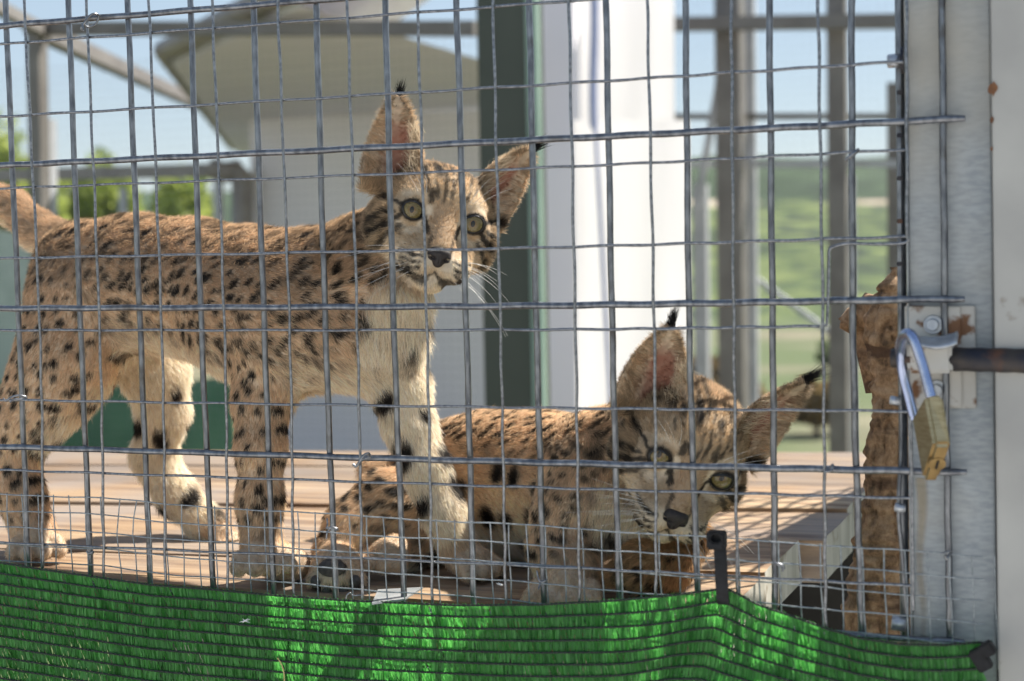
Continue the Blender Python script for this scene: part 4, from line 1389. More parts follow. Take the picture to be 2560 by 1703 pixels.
WB = build_head(bb, B_MID, B_R, ears_b, B_S, .84)
cb2 = Cub(); cb2.upper = .84; cb2.hair_r = .000135; cb2.tone = np.array([1.14, 1.20, 1.26]); cb2.seed = 2.2; cb2.R = B_R; cb2.mid = B_MID


def spots_b(X, N, wob, kd):
    x = X[:, 0] + wob[:, 0]; z = X[:, 2] + wob[:, 1]
    c1, s1_ = math.cos(math.radians(42)), math.sin(math.radians(42))
    yy = X[:, 1] * .8
    u1 = x * c1 + (z + yy) * s1_; v1 = -x * s1_ + (z + yy) * c1
    top = sstep(.15, .6, N[:, 2])
    body = dots(u1, v1, .0182, .0078, .32, 17, .96, .3)
    vert = dots(x, z, .024, .030, .25, 19, .8, .35)
    low = sstep(-.285, -.31, X[:, 2])
    body = body * (1 - low) + vert * low
    leg = dots(x * .9, z + x * .25, .013, .0080, .31, 23, .9, .35)
    lw = np.clip(kd['leg'], 0, 1)
    out = body * (1 - lw) + leg * lw
    return out * (1 - np.clip(kd['paw'] * 1.6, 0, .92)) * (1 - kd['tail'])


def coat_b(X, N):
    col, length, lift, ok, flow = coat_common(cb2, X, N, spots_b, False)
    K, _ = cb2.b.weights(X)
    f_ = sstep(.3, .7, K['fore'])[:, None]
    n_ = vnoise(X, 160, 3)[:, None]; n3 = vnoise(X, 320, 6)[:, None]
    fc = np.array([.60, .40, .22]) * (.8 + .4 * n_); fc = fc + (np.array([.03, .022, .016]) - fc) * sstep(.58, .70, n_ * .5 + n3 * .5)
    col = col + (fc - col) * f_
    length = np.where(f_[:, 0] > .5, .0062, length); lift = np.where(f_[:, 0] > .5, .48, lift)
    # bare pads of the upturned paw
    q_ = X - sole; a_ = q_ @ cR; b_ = q_ @ cU; d_ = q_ @ cF
    near = (np.abs(a_) < .025) & (np.abs(b_) < .025) & (d_ < .002)
    padm = near & (((a_ + .001) / .0098) ** 2 + ((b_ - .0045) / .0062) ** 2 < 1)
    for (tx, ty) in [(-46, 20), (-16, 42), (24, 44), (56, 20)]:
        padm |= near & (((a_ - tx * su * .95) / .0042) ** 2 + ((b_ + ty * su * .95) / .0046) ** 2 < 1)
    ok = ok & ~padm
    col = np.where(padm[:, None], np.array([.05, .042, .04]), col)
    return col, length, lift, ok, flow


cb2.coat = coat_b
lo = np.array([at(700, 1300, .08).x - .02, -.03, DECK_Z + .0006]); hi = np.array([.56, .36, at(1700, 780, .07).z])
cub_b = finish_cub(cb2, bb, B_MID, B_R, B_S, 'spotted lynx cub lying on the deck with its chin on a folded foreleg', 'lying_lynx_cub',
                   (.35, .12, DECK_Z), (lo, hi), NF, int(NB * .8), 33, ((B_MID[0] - .065, B_MID[0] + .065), (B_MID[1] - .025, B_MID[1] + .06), (B_MID[2] - .055, B_MID[2] + .085)))
tufts(cub_b, ear_specs(WB, B_R, ears_b, B_S, [((-.28, -.1, .95), .017), ((.55, .1, .83), .020)]), B_S, 6)
# leather pads standing proud of the upturned sole
for (cx, cz, rx, rz, dep) in [(-.001, .0045, .0096, .0062, .0)] + [(tx * su * .95, -ty * su * .95, .0040, .0046, .001) for (tx, ty) in [(-46, 20), (-16, 42), (24, 44), (56, 20)]]:
    o_ = Vector(sole + cR * cx + cU * cz - cF * ((.0135 if dep == 0 else .0095)))
    bmm = bmesh.new(); bmesh.ops.create_uvsphere(bmm, u_segments=18, v_segments=12, radius=1)
    for v in bmm.verts: v.co = o_ + CR * (v.co.x * rx) + CU * (v.co.z * rz) + CF * (v.co.y * .0035)
    for f in bmm.faces: f.smooth = True
    me_ = bpy.data.meshes.new('paw_pad'); bmm.to_mesh(me_); bmm.free()
    link_mesh('paw_pad', me_, M['pad'], cub_b)
# ------------------------------------------------------------------ cork log
m, nt, n, l, p = new_mat('cork_bark')
t = tex(nt, 'ShaderNodeTexNoise', 75, stretch=(1, 1, .8), Detail=12, Roughness=.75)
c = ramp(nt, t.outputs[0], [(.34, (.05, .030, .018)), (.46, (.25, .145, .075)), (.60, (.43, .28, .165)), (.75, (.58, .43, .29))])
t2 = tex(nt, 'ShaderNodeTexNoise', 16, stretch=(1, 1, 3.2), Detail=5)
f = ramp(nt, t2.outputs[0], [(.54, 0), (.61, .9)])
c = mixc(nt, f, c, (.075, .038, .022))
l.new(c, p.inputs['Base Color']); p.inputs['Roughness'].default_value = .9
l.new(bump(nt, t.outputs[0], 1.0, .003), p.inputs['Normal'])
M['cork'] = m
from mathutils import noise as mnoise
LY = .115
cols = [(2238, 668, 9), (2236, 700, 24), (2228, 740, 44), (2228, 790, 58), (2226, 860, 60), (2228, 960, 60), (2224, 1080, 58), (2224, 1180, 58), (2218, 1280, 66), (2204, 1400, 84), (2196, 1520, 90), (2194, 1640, 92)]
rings = []
for i in range(len(cols) - 1):
    for k in range(22):
        t_ = k / 22; a, b = cols[i], cols[i + 1]
        rings.append([a[j] + (b[j] - a[j]) * t_ for j in range(3)])
vs = []; fs = []; NR = 72
for i, (px, py, rp) in enumerate(rings):
    c0 = at(px, py, LY + .01); s = mpp(c0)
    for k in range(NR):
        a = 2 * math.pi * k / NR
        d = Vector((math.cos(a), math.sin(a) * .75, 0))
        pos = c0 + d * rp * s
        h = mnoise.fractal(pos * 55, .9, 2.2, 5) * .0024 + (abs(mnoise.noise(Vector((pos.x * 45, pos.y * 45, pos.z * 150)))) - .25) * .0055
        h += (mnoise.noise(pos * 14)) * .005
        rr = abs(mnoise.noise(Vector((a * 2.6, 3.3, pos.z * 18))))
        h -= max(0, .10 - rr) * .05
        vs.append(pos + d * h)
for i in range(len(rings) - 1):
    for k in range(NR):
        fs.append((i * NR + k, i * NR + (k + 1) % NR, (i + 1) * NR + (k + 1) % NR, (i + 1) * NR + k))
fs.append(tuple(range(NR)))
mb = MB(); mb.add(vs, fs, True)
clog = mb.build('cork_log', M['cork'])
tag(clog, 'upright rough brown cork bark log standing between the deck and the door post', 'log')
mb = MB()
pr = smooth_curve([(2118, 775, 8), (2128, 790, 34), (2160, 765, 42), (2200, 760, 46), (2240, 745, 30)], 6)
pp = []; rr_ = []
for i, (px, py, rp) in enumerate(pr):
    q = at(px, py + 20, LY + .045); pp.append(q + Vector((0, 0, .002 * math.sin(i)))); rr_.append(max(4, rp * (1 + .18 * math.sin(i * 2.3))) * mpp(q) * .9)
mb.tube(pp, rr_, 14)
pp = []; rr_ = []
for i, (px, py, rp) in enumerate(smooth_curve([(2150, 800, 30), (2175, 880, 34), (2190, 980, 26)], 5)):
    q = at(px, py, LY + .05); pp.append(q); rr_.append(rp * mpp(q))
mb.tube(pp, rr_, 12)
mb.build('branch_stub', M['cork'], clog)

# ------------------------------------------------------------------ welded fence panels
rw = random.Random(3)


def wire(name, a, b, r, mat, par, step=.0127, wob=.00025, n=8, welds=None, phase=0.0):
    a = Vector(a); b = Vector(b); d = b - a; L = d.length; k = max(2, int(L / step))
    bx = rw.uniform(-1, 1); by = rw.uniform(-1, 1)
    pts = []; rs = []
    for i in range(k + 1):
        t_ = i / k
        p_ = a + d * t_
        w = wob * math.sin(t_ * L / .05 * math.pi + bx * 3) + wob * .7 * math.sin(t_ * L * 23 + by * 5)
        if abs(d.x) > abs(d.z): p_.z += w; p_.y += w * .4 * by
        else: p_.x += w; p_.y += w * .4 * bx
        pts.append(p_); rs.append(r * (1 + .05 * math.sin(i * 1.7 + bx * 9)))
    mb = MB(); mb.tube(pts, rs, n)
    return mb.build(name, mat, par, recalc=False)


def line_px(pa, pb, Y):
    return at(*pa, Y), at(*pb, Y)


# thin square-mesh panel, in front
ptn = empty('thin_mesh_panel', (0.3, 0, -.35)); tag(ptn, 'square mesh panel of thin galvanised wire tied in front of the thick bars', 'mesh panel')
cols_top = [60, 216, 372, 530, 694, 868, 1043, 1232, 1422, 1618, 1828, 2045, 2266]
cols_mid = [100.5, 250, 405, 562, 725, 894, 1068, 1252, 1439, 1636, 1835, 2058, 2272]
cols_bot = [107, 260, 413, 569, 733, 904.5, 1079.5, 1263, 1448, 1640, 1843, 2063, 2280]
for j in range(13):
    q0 = at(cols_top[j], 0, -.001); q1 = at(cols_mid[j], 852, -.001); q2 = at(cols_bot[j], 1422, -.001)
    qs = [q0 + (q0 - q1) * .35, q0, q1, q2, q2 + (q2 - q1) * .6]
    if j == 12: qs = [q0 + (q0 - q1) * .35, q0, at(2268, 598, -.001)]
    pts = smooth_curve(qs, 22)
    pts = [Vector(v) + Vector((.0003 * math.sin(i * .9 + j * 2), .0002 * math.sin(i * 1.3 + j), 0)) for i, v in enumerate(pts)]
    mb = MB(); mb.tube(pts, [.00098 * (1 + .06 * math.sin(i * 2.1 + j)) for i in range(len(pts))], 8)
    mb.build('wire', M['thin_wire'], ptn, recalc=False)
mb = MB(); mb.tube([at(2276, 1000, -.001), at(2280, 1230, -.001), at(2283, 1525, -.001)], .001, 8); mb.build('wire', M['thin_wire'], ptn, recalc=False)
hl = [111, 292, 471.5, 646.5, 826, 1000, 1175, 1357]
hm = [13.6, 217, 423, 621, 825, 1019, 1217, 1413]
hr = {1: (2258, 154), 2: (2268, 374), 3: (2268, 592), 4: (2050, 816), 5: (2278, 1028.5), 6: (2282, 1246), 7: (2284, 1465)}
for i in range(8):
    a = at(0, hl[i], .001); b = at(1280, hm[i], .001)
    e = at(*hr[i], .001) if i in hr else b + (b - a) * .8
    pts = smooth_curve([a + (a - b) * .12, a, b, e], 40)
    pts = [Vector(v) + Vector((0, .0002 * math.sin(q * 1.1 + i), .00028 * math.sin(q * .8 + i * 2))) for q, v in enumerate(pts)]
    mb = MB(); mb.tube(pts, [.00092 * (1 + .06 * math.sin(q * 1.9 + i)) for q in range(len(pts))], 8)
    mb.build('wire', M['thin_wire'], ptn, recalc=False)
# cut and bent end pieces on the right side
mb = MB(); mb.tube([at(*q, .0) for q in smooth_curve([(2062, 816), (2068, 806), (2071, 740), (2073, 660), (2074, 628), (2082, 618), (2120, 609), (2190, 610), (2255, 608), (2270, 601), (2271, 590)], 6)], .0009, 8)
mb.build('bent_wire', M['thin_wire'], ptn, recalc=False)

# fine mesh strip
psm = empty('fine_mesh_strip', (0.3, 0, -.42)); tag(psm, 'strip of fine galvanised mesh tied along the foot of the fence above the green net', 'mesh panel')


def smrow(k, px):   # rows of the fine mesh measured on the photograph, in pixels
    top = np.interp(px, [-60, 0, 260, 420, 700, 950, 1280, 1560, 1990, 2250, 2460], [1233, 1235, 1245, 1262, 1278, 1294, 1311, 1330, 1358, 1376, 1393])
    sp = np.interp(px, [0, 700, 1280, 2000, 2460], [41.5, 44.5, 47.5, 52.5, 56])
    return top + sp * k


bx_ = [-22, 17, 34]
xs_ = [-22]
while xs_[-1] < 2470:
    xs_.append(xs_[-1] + np.interp(xs_[-1], [0, 700, 1280, 2000, 2460], [38.6, 42.2, 45.6, 52, 57]))
bend = {12: 5, 11: -7}
for i, x0 in enumerate(xs_):
    pts = []
    lean = np.interp(x0, [0, 1280, 2460], [2.0, 2.0, 2.2])
    for k in range(0, 9):
        dx = 0
        if 280 < x0 < 360: dx = (9, 1, -3, 0, 2, 4, 0, 0, 0)[k]
        px = x0 + lean * k + dx + 1.3 * math.sin(i * 2.3 + k * 1.9)
        pts.append(at(px, smrow(k, px) - (3 if k == 0 else 0), .0046 + .0006 * math.sin(i * .9 + k)))
    if x0 > 2240: pts = pts[:6]
    mb = MB(); mb.tube(pts, .00048, 6); mb.build('wire', M['small_wire'], psm, recalc=False)
for k in range(0, 9):
    xe_ = 2466 if k < 5 else 2240
    pts = []
    px = -60
    while px < xe_:
        pts.append(at(px, smrow(k, px) + 1.6 * math.sin(px * .013 + k * 2.1) + .7 * math.sin(px * .05 + k), .0038 + .0005 * math.sin(px * .02 + k))); px += 20
    mb = MB(); mb.tube(pts, .00048, 6); mb.build('wire', M['small_wire'], psm, recalc=False)

# thick bar panel
ptk = empty('thick_bar_panel', (0.3, .01, -.35)); tag(ptk, 'heavy welded panel of thick galvanised bars behind the thin mesh', 'bar panel')
tt = [13.6, 171, 319, 476, 633, 790, 963, 1141, 1323, 1515, 1713.6, 1923, 2128.6, 2355]
tm = [49, 203, 352, 505, 662, 815, 986, 1167, 1342, 1531.5, 1724, 1932, 2133, 2363]
tb = [72, 227, 375, 531, 682, 837, 1008, 1182, 1358, 1546, 1742, 1937, 2149, 2372]
for j in range(14):
    Y = .0126
    q0 = at(tt[j], 0, Y); q1 = at(tm[j], 852, Y); q2 = at(tb[j], 1422, Y)
    if j == 13: Q = [q0 + (q0 - q1) * .3, q0, q1, q2, q2 + (q2 - q1) * .35]
    else: Q = [q0 + (q0 - q1) * .3, q0, q1, q2, q2 + (q2 - q1) * .5]
    pts = smooth_curve(Q, 22)
    pts = [Vector(v) + Vector((.0002 * math.sin(i * .7 + j), 0, 0)) for i, v in enumerate(pts)]
    mb = MB(); mb.tube(pts, [.00205 * (1 + .03 * math.sin(i * 2.1 + j)) for i in range(len(pts))], 12)
    mb.build('bar', M['thick_wire'], ptk, recalc=False)
for i, (y0, y1, xe_, ye) in enumerate([(65, -38, 2415, -120), (414, 353, 2413, 296), (771.5, 765, 2412, 747), (1117, 1155, 2417, 1181), (1452, 1540, 2412, 1606)]):
    Y = .0085
    a = at(0, y0, Y); b = at(1280, y1, Y); e = at(xe_, ye, Y)
    pts = smooth_curve([a + (a - b) * .12, a, b, e], 40)
    pts = [Vector(v) + Vector((0, 0, .00022 * math.sin(q * .9 + i * 2))) for q, v in enumerate(pts)]
    rs = [.00215 * (1 + .03 * math.sin(q * 1.9 + i)) for q in range(len(pts))]
    rs[-1] *= .75; pts[-1] = pts[-2] + (pts[-1] - pts[-2]) * .999
    mb = MB(); mb.tube(pts, rs, 12)
    mb.build('bar', M['thick_wire'], ptk, recalc=False)

# side panel running away behind the door post (its bars cast the striped shade on the deck)
psd = empty('side_bar_panel', (.585, .5, -.3)); tag(psd, 'side panel of galvanised bars running back behind the door post, seen almost edge on', 'bar panel')
SX = at(2253, 700, .03).x
for i in range(18):
    y = .03 + i * .05
    mb = MB(); mb.tube([(SX + (y - .03) * .12, y, -.56), (SX + (y - .03) * .12 + .0005, y, -.1), (SX + (y - .03) * .12, y, .22)], .0021 if i else .0027, 8); mb.build('bar', M['thick_wire'], psd, recalc=False)
for i in range(16):
    z = -.55 + i * .05
    mb = MB(); mb.tube([(SX + .0045, .03, z), (SX + .0045 + .1, .90, z)], .0021, 8); mb.build('bar', M['thick_wire'], psd, recalc=False)

mb = MB(); mb.add([(SX + .012 + .053, .47, -.235), (SX + .012 + .103, .90, -.235), (SX + .012 + .103, .90, .06), (SX + .012 + .053, .47, .06)] + [(SX + .022 + .053, .47, -.235), (SX + .022 + .103, .90, -.235), (SX + .022 + .103, .90, .06), (SX + .022 + .053, .47, .06)], [(0, 1, 2, 3), (7, 6, 5, 4), (0, 4, 5, 1), (1, 5, 6, 2), (2, 6, 7, 3), (3, 7, 4, 0)])
mb.build('board', M['soffit'], psd)  # unseen board, added to throw a shade patch on the deck

# ------------------------------------------------------------------ wire ties
TG = 'twists of wire tying the meshes together'


def wtie(px, py, pts, r, label, Y=-.003):
    q = at(px, py, Y); s = mpp(q)
    mb = MB(); mb.tube([q + CR * (x * s * .85) - CU * (y * s * .85) + Vector((0, -z * s, 0)) for x, y, z in smooth_curve(pts, 5)], r * .85, 7)
    tag(mb.build('wire_tie', M['thin_wire']), label, 'wire tie', TG)


coil = [(-14, 26, 0), (-18, 20, 6), (-6, 2, 8), (6, -16, 6), (16, -24, 0), (20, -20, -14), (8, 4, -16), (-6, 14, -6), (-12, 8, 8), (-8, 24, 10)]
wtie(222, 55, coil, .0009, 'twisted wire tie on the top bar near the left corner of the fence')
wtie(38, 995, [(-34, 2, 2), (-22, 8, 6), (-6, -2, 9), (14, -8, 6), (28, -2, -6), (18, 6, -12), (-2, 4, -4), (-10, 12, 8)], .0009, 'wire tie at the hind leg of the standing cub, left edge')
wtie(905, 1145, [(-24, 18, 4), (-14, 24, 8), (-4, 12, 9), (8, -8, 8), (20, -14, 2), (18, -2, -10), (2, 4, -12), (-8, 14, 2), (0, 18, 9)], .0010, 'shiny wire tie on the bar left of the pale front leg of the standing cub')
wtie(832, 1318, [(-16, -26, 2), (-12, -8, 6), (-14, 2, 8), (0, -2, 9), (16, 4, 4), (8, 10, -6), (-6, 2, -6), (-14, 14, 4), (-17, 34, 3)], .0007, 'thin wire tie above the upturned paw of the lying cub')
wtie(2130, 388, [(-16, 16, 2), (-14, 12, 8), (0, 0, 10), (14, -12, 6), (18, -16, 0), (12, -10, -12), (-8, 8, -12)], .0011, 'wire tie at the right side beside the upper door post')
wtie(2072, 1175, [(-10, 14, 4), (-10, 4, 8), (4, 2, 9), (12, -4, 6), (12, -16, 2), (2, -4, -8), (-6, 4, 0)], .0009, 'bright little wire tie on the bar right of the lying cub')
wtie(1948, 1412, [(-18, -8, 4), (-4, -6, 9), (12, 0, 8), (16, 10, 2), (6, 10, -8), (-12, -2, -8), (-14, -8, 6), (4, -2, 9), (14, 6, 6), (10, 18, 4)], .0008, 'double wire loop round the bar above the deck corner')
wtie(1358, 1452, [(-18, -30, 2), (-10, -6, 8), (0, 2, 9), (12, -4, 6), (4, 4, -6), (-8, 4, -4), (-12, 24, 4)], .0007, 'thin wire tie over the front paw of the lying cub')
wtie(228, 1381, [(-10, -4, 6), (0, 2, 9), (10, -4, 6), (0, 4, -8), (-8, 6, -4), (6, -8, 6)], .0007, 'small dark wire tie low on the third thick bar at the left')
wtie(2366, 1384, [(-16, 0, 3), (-2, -4, 9), (12, -8, 6), (14, 0, -6), (4, 8, 2), (2, 16, 6), (-4, 6, 8)], .0009, 'wire tie on the rod in front of the galvanised door post')
wtie(872, 1490, [(-6, 8, 4), (-2, -4, 6), (6, -10, 4), (10, -2, 0), (24, -2, 4), (40, -4, 4)], .0006, 'loose thin wire end just above the green net under the upturned paw')

# ------------------------------------------------------------------ door post and hardware at the right
post = empty('door_post', (.66, .03, -.3)); tag(post, 'galvanised steel door post with a vertical rod and rust streak', 'post')
gx0 = 2264; gx1 = 2478


def vface(x0a, x0b, x1a, x1b, Y, depth, name, mat, par):
    a = at(x0a, -120, Y); b = at(x0b, 1830, Y); c_ = at(x1b, 1830, Y); d = at(x1a, -120, Y)
    dv = Vector((.0, depth, 0)); mb = MB(); q = [b, c_, d, a]
    mb.add(q + [v + dv for v in q], [(0, 1, 2, 3), (7, 6, 5, 4), (0, 4, 5, 1), (1, 5, 6, 2), (2, 6, 7, 3), (3, 7, 4, 0)])
    return mb.build(name, mat, par, bevel=.0008)


vface(2264, 2284, 2473, 2493, .018, .035, 'post_web', M['galv'], post)
vface(2258, 2278, 2263, 2283, .014, .045, 'post_lip', M['galv'], post)
pp2 = empty('painted_gate_post', (.72, .01, -.3)); tag(pp2, 'square gate post in worn beige paint at the right edge of the photo', 'post')
vface(2474, 2498, 2760, 2780, .002, .06, 'post_body', M['paint'], pp2)
# rust chips on the gate post
M['rust'] = simple('rust', (.11, .05, .025), (.22, .10, .045), 90, .9, 0, .5, .0004)
for (px, py, w, h) in [(2482, 222, 13, 20), (2480, 300, 5, 11), (2479, 372, 3, 7)]:
    q = at(px, py, .0018); s = mpp(q); mb = MB()
    ring = [q + Vector((w * s * math.cos(a) * (.75 + .25 * math.sin(a * 2 + 1)), -.0004, h * s * math.sin(a) * (.8 + .2 * math.cos(a * 5 + px)))) for a in [k * math.pi / 7 for k in range(14)]]
    mb.add(ring + [v + Vector((0, .0008, 0)) for v in ring], [tuple(range(14)), tuple(range(14, 28))[::-1]] + [(i, (i + 1) % 14, 14 + (i + 1) % 14, 14 + i) for i in range(14)])
    mb.build('rust_chip', M['rust'], pp2)
# rust streak under the padlock
m, nt, n, l, p = new_mat('rust_streak')
t = tex(nt, 'ShaderNodeTexNoise', 60, stretch=(1, 1, .25), Detail=6)
c = ramp(nt, t.outputs[0], [(.4, (.36, .23, .08)), (.65, (.42, .32, .17))]); l.new(c, p.inputs['Base Color']); p.inputs['Roughness'].default_value = .8
tcx = n.new('ShaderNodeTexCoord'); sx = n.new('ShaderNodeSeparateXYZ'); l.new(tcx.outputs['UV'], sx.inputs[0])
mth = n.new('ShaderNodeMath'); mth.operation = 'MULTIPLY'; l.new(t.outputs[0], mth.inputs[0])
pg = n.new('ShaderNodeMath'); pg.operation = 'SINE'; mm = n.new('ShaderNodeMath'); mm.operation = 'MULTIPLY'; mm.inputs[1].default_value = math.pi
l.new(sx.outputs[0], mm.inputs[0]); l.new(mm.outputs[0], pg.inputs[0]); l.new(pg.outputs[0], mth.inputs[1])
rp_ = ramp(nt, mth.outputs[0], [(.25, 0), (.62, .42)])
l.new(rp_, p.inputs['Alpha'])
M['streak'] = m
nS = 14; vs = []; fs = []
for i in range(nS + 1):
    py = 1195 + i * 31; cx = 2302 + 5 * math.sin(i * .7) + i * .2; w = 26 - 10 * math.sin(i / nS * 2)
    vs += [at(cx - w, py, .0172), at(cx + w, py, .0172)]
    if i: fs.append((2 * i - 2, 2 * i, 2 * i + 1, 2 * i - 1))
me = bpy.data.meshes.new('rust_streak'); me.from_pydata(vs, [], fs); uv = me.uv_layers.new(name='UVMap')
for pl in me.polygons:
    for li in pl.loop_indices:
        vi = me.loops[li].vertex_index; uv.data[li].uv = (vi % 2, (vi // 2) / nS)
link_mesh('rust_streak', me, M['streak'], post)

# hasp plate
hasp = empty('latch', (.64, .0, -.2)); tag(hasp, 'rusty bolt latch with a welded plate and dark sliding bar beside the padlock', 'latch')


def plate(name, x0, y0, x1, y1, Y, th, mat, par, bevel=.0006, lean=4):
    a, b, c_, d = at(x0 + lean, y1, Y), at(x1 + lean, y1, Y), at(x1, y0, Y), at(x0, y0, Y)
    q = [a, b, c_, d]; dv = Vector((0, -th, 0)); mb = MB()
    mb.add(q + [v + dv for v in q], [(0, 3, 2, 1), (4, 5, 6, 7), (0, 1, 5, 4), (1, 2, 6, 5), (2, 3, 7, 6), (3, 0, 4, 7)])
    return mb.build(name, mat, par, bevel=bevel)


plate('back_plate', 2262, 764, 2438, 1020, .0172, .002, M['rust_paint'], hasp)
plate('front_plate', 2272, 766, 2402, 1016, .0152, .002, M['rust_paint'], hasp)
plate('staple', 2275, 850, 2386, 928, .0132, .020, M['rust_paint'], hasp, .002)
for (px, py, rr__) in [(2333, 812, 24), (2343, 974, 24)]:
    q = at(px, py, .0128); s = mpp(q)
    mb = MB(); mb.tube([q, q + Vector((0, -.0012, 0))], rr__ * s, 24); b_ = mb.build('washer', M['bolt'], hasp, bevel=.0003)
    mb = MB(); mb.tube([q + Vector((0, -.0014, 0)), q + Vector((0, -.0055, 0))], rr__ * s * .66, 6 if py > 900 else 16); mb.build('bolt_head', M['bolt'], hasp, bevel=.0005)
a = at(2372, 898, .001); b = at(2700, 906, .001)
pts = [a + (b - a) * (k / 20) for k in range(21)]
mb = MB(); mb.tube(pts, [.0068 * (1 + .03 * math.sin(k * 1.7)) * (.82 if k == 0 else 1) for k in range(21)], 20); mb.build('sliding_bar', M['steel_dark'], hasp)
mb = MB(); q = at(2228, 896, .001); mb.tube([q, q + Vector((.006, 0, 0)), at(2290, 899, .001)], [.0052, .0062, .0062], 18); mb.build('bar_end', M['steel_dark'], hasp)
# curved saddle above the bar
vs = []; fs = []
for i in range(15):
    u = i / 14; px = 2262 + 132 * u
    for j in range(7):
        v = j / 6
        py = 838 + 14 * math.sin(u * math.pi) - 8 * (1 - u) - 10 * u + 26 * v * (1 - .25 * math.cos(u * 3))
        vs.append(at(px, py, -.004 - .016 * math.sin(v * 1.5) * (.6 + .4 * math.sin(u * math.pi))))
    if i:
        for j in range(6):
            a_ = (i - 1) * 7 + j; fs.append((a_, a_ + 1, a_ + 8, a_ + 7))
mb = MB(); mb.add(vs, fs, True); o = mb.build('saddle', M['bolt'], hasp); md = o.modifiers.new('t', 'SOLIDIFY'); md.thickness = .0018

# padlock hanging from the latch: brass body turned to the camera's left, chrome shackle
pad = empty('padlock', at(2330, 1090, -.02)); tag(pad, 'closed brass padlock with a chrome shackle hanging from the latch', 'padlock')
top_l, top_r = at(2296, 985, -.012), at(2362, 985, -.026)
# body: prism whose corners follow the photograph: narrow side face, broad left face, bottom with keyhole
A_ = at(2312, 984, -.030); B_ = at(2358, 984, -.030); C_ = at(2380, 1112, -.032); D_ = at(2336, 1113, -.034)
dv1 = at(2278, 1050, -.008) - at(2336, 1020, -.030)
back = Vector((-.0135, .031, -.0035))
drop = Vector((0, 0, 0))
bw = (C_ - D_)
V = [A_, B_, C_, D_]
A2, B2, C2, D2 = at(2278, 1046, -.012), at(2322, 1050, -.012), at(2346, 1206, -.016), at(2306, 1206, -.017)
V2 = [A2, B2, C2, D2]
back = D2 - D_
mb = MB(); mb.add(V + V2, [(0, 1, 2, 3), (7, 6, 5, 4), (0, 4, 5, 1), (1, 5, 6, 2), (2, 6, 7, 3), (3, 7, 4, 0)])
lock_faces = mb
o = mb.build('body', M['brass'], pad, bevel=.0018)
o.data.materials.append(M['brass_dark'])
for pl in o.data.polygons:
    if pl.normal.dot((D2 - D_).cross(C_ - D_).normalized() * (1 if (D2 - D_).cross(C_ - D_).z < 0 else -1)) > .9: pl.material_index = 1
# keyhole cylinder on the underside
cen = (C_ + D_ + C_ + back + D_ + back) / 4 + Vector((0, 0, -.0004))
nb = Vector((-bw.cross(back).x, -bw.cross(back).y, -bw.cross(back).z)).normalized()
if nb.z > 0: nb = -nb
cen = (C_ + D_) / 2 + back / 2
mb = MB(); mb.tube([cen - nb * .001, cen + nb * .0006], .0048, 20); mb.build('keyway', M['brass_dark'], pad)
mb = MB(); bdir = back.normalized(); mb.bar(cen + nb * .0006 - bdir * .003, cen + nb * .0006 + bdir * .003, .0012, .0012, up=nb); mb.build('key_slot', M['black'], pad)
sh = smooth_curve([tuple(at(2232, 1035, -.002)), tuple(at(2246, 985, -.003)), tuple(at(2262, 935, -.006)), tuple(at(2246, 880, -.010)), tuple(at(2248, 838, -.020)), tuple(at(2268, 826, -.028)), tuple(at(2286, 840, -.032)), tuple(at(2306, 905, -.033)), tuple(at(2326, 990, -.034))], 7)
sh = smooth_curve([tuple(at(x_, y_, Y_)) for x_, y_, Y_ in [(2286, 1048, .0005), (2270, 985, 0), (2256, 930, -.001), (2251, 880, -.006), (2256, 846, -.016), (2268, 834, -.024), (2282, 844, -.029), (2304, 905, -.031), (2328, 992, -.033)]], 7)
mb = MB(); mb.tube(sh, .0029, 14); mb.build('shackle', M['chrome'], pad)

# dark notched strip along the left side of the door post, and small bolts
strip = empty('notched_strip', at(2252, 400, .02)); tag(strip, 'dark narrow notched strip along the left edge of the galvanised door post', 'strip')
a = at(2247, -60, .022); b = at(2250, 780, .022)
mb = MB(); mb.bar(a, b, .0022, .004, up=(0, 1, 0)); mb.build('strip_bar', M['thick_wire'], strip)
for k in range(5):
    q = at(2250, 232 + k * 107, .021); mb = MB(); mb.box(q, (.0035, .003, .0026)); mb.build('tooth', M['steel_dark'], strip, bevel=.0004)
q = at(2243, 152, .012)
sc = empty('side_bolt', q); tag(sc, 'dark bolt with a washer sticking out left of the upper door post', 'bolt')
mb = MB(); mb.tube([q + Vector((.004, 0, 0)), q + Vector((.0025, 0, 0))], .0078, 20); mb.build('washer', M['steel_dark'], sc)
mb = MB(); mb.tube([q + Vector((.0025, 0, 0)), q + Vector((-.0055, 0, 0))], .0042, 6); mb.build('bolt_head', M['bolt'], sc, bevel=.0006)
for (px, py, lab) in [(2238, 1004, 'small hexagonal nut on the side panel level with the padlock shackle'), (2250, 1272, 'little shiny nut beside the lower part of the cork log'), (2252, 1560, 'square zinc nut at the foot of the cork log')]:
    q = at(px, py, .016); big = 1.7 if py > 1500 else 1.0
    mb = MB(); mb.tube([q + Vector((.003, 0, 0)), q + Vector((-.003 * big, -.001, .001))], .0028 * big, 6)
    tag(mb.build('zinc_nut', M['bolt'], bevel=.0004), lab, 'nut')
pts = smooth_curve([tuple(at(2252, 740, .02)), tuple(at(2250, 900, .02)), tuple(at(2254, 1100, .02)), tuple(at(2246, 1270, .018)), tuple(at(2256, 1390, .018)), tuple(at(2270, 1600, .02))], 8)
mb = MB(); mb.tube(pts, .0014, 8); tag(mb.build('bent_rod', M['thick_wire']), 'bent dark wire rod running down the left edge of the lower door post', 'rod')
mb = MB(); mb.tube([at(2075, 1583, .012), at(2330, 1602, .012), at(2412, 1608, .012)], .0020, 10); tag(mb.build('bottom_rod', M['thick_wire']), 'thick rod along the foot of the mesh beside the door post', 'rod')

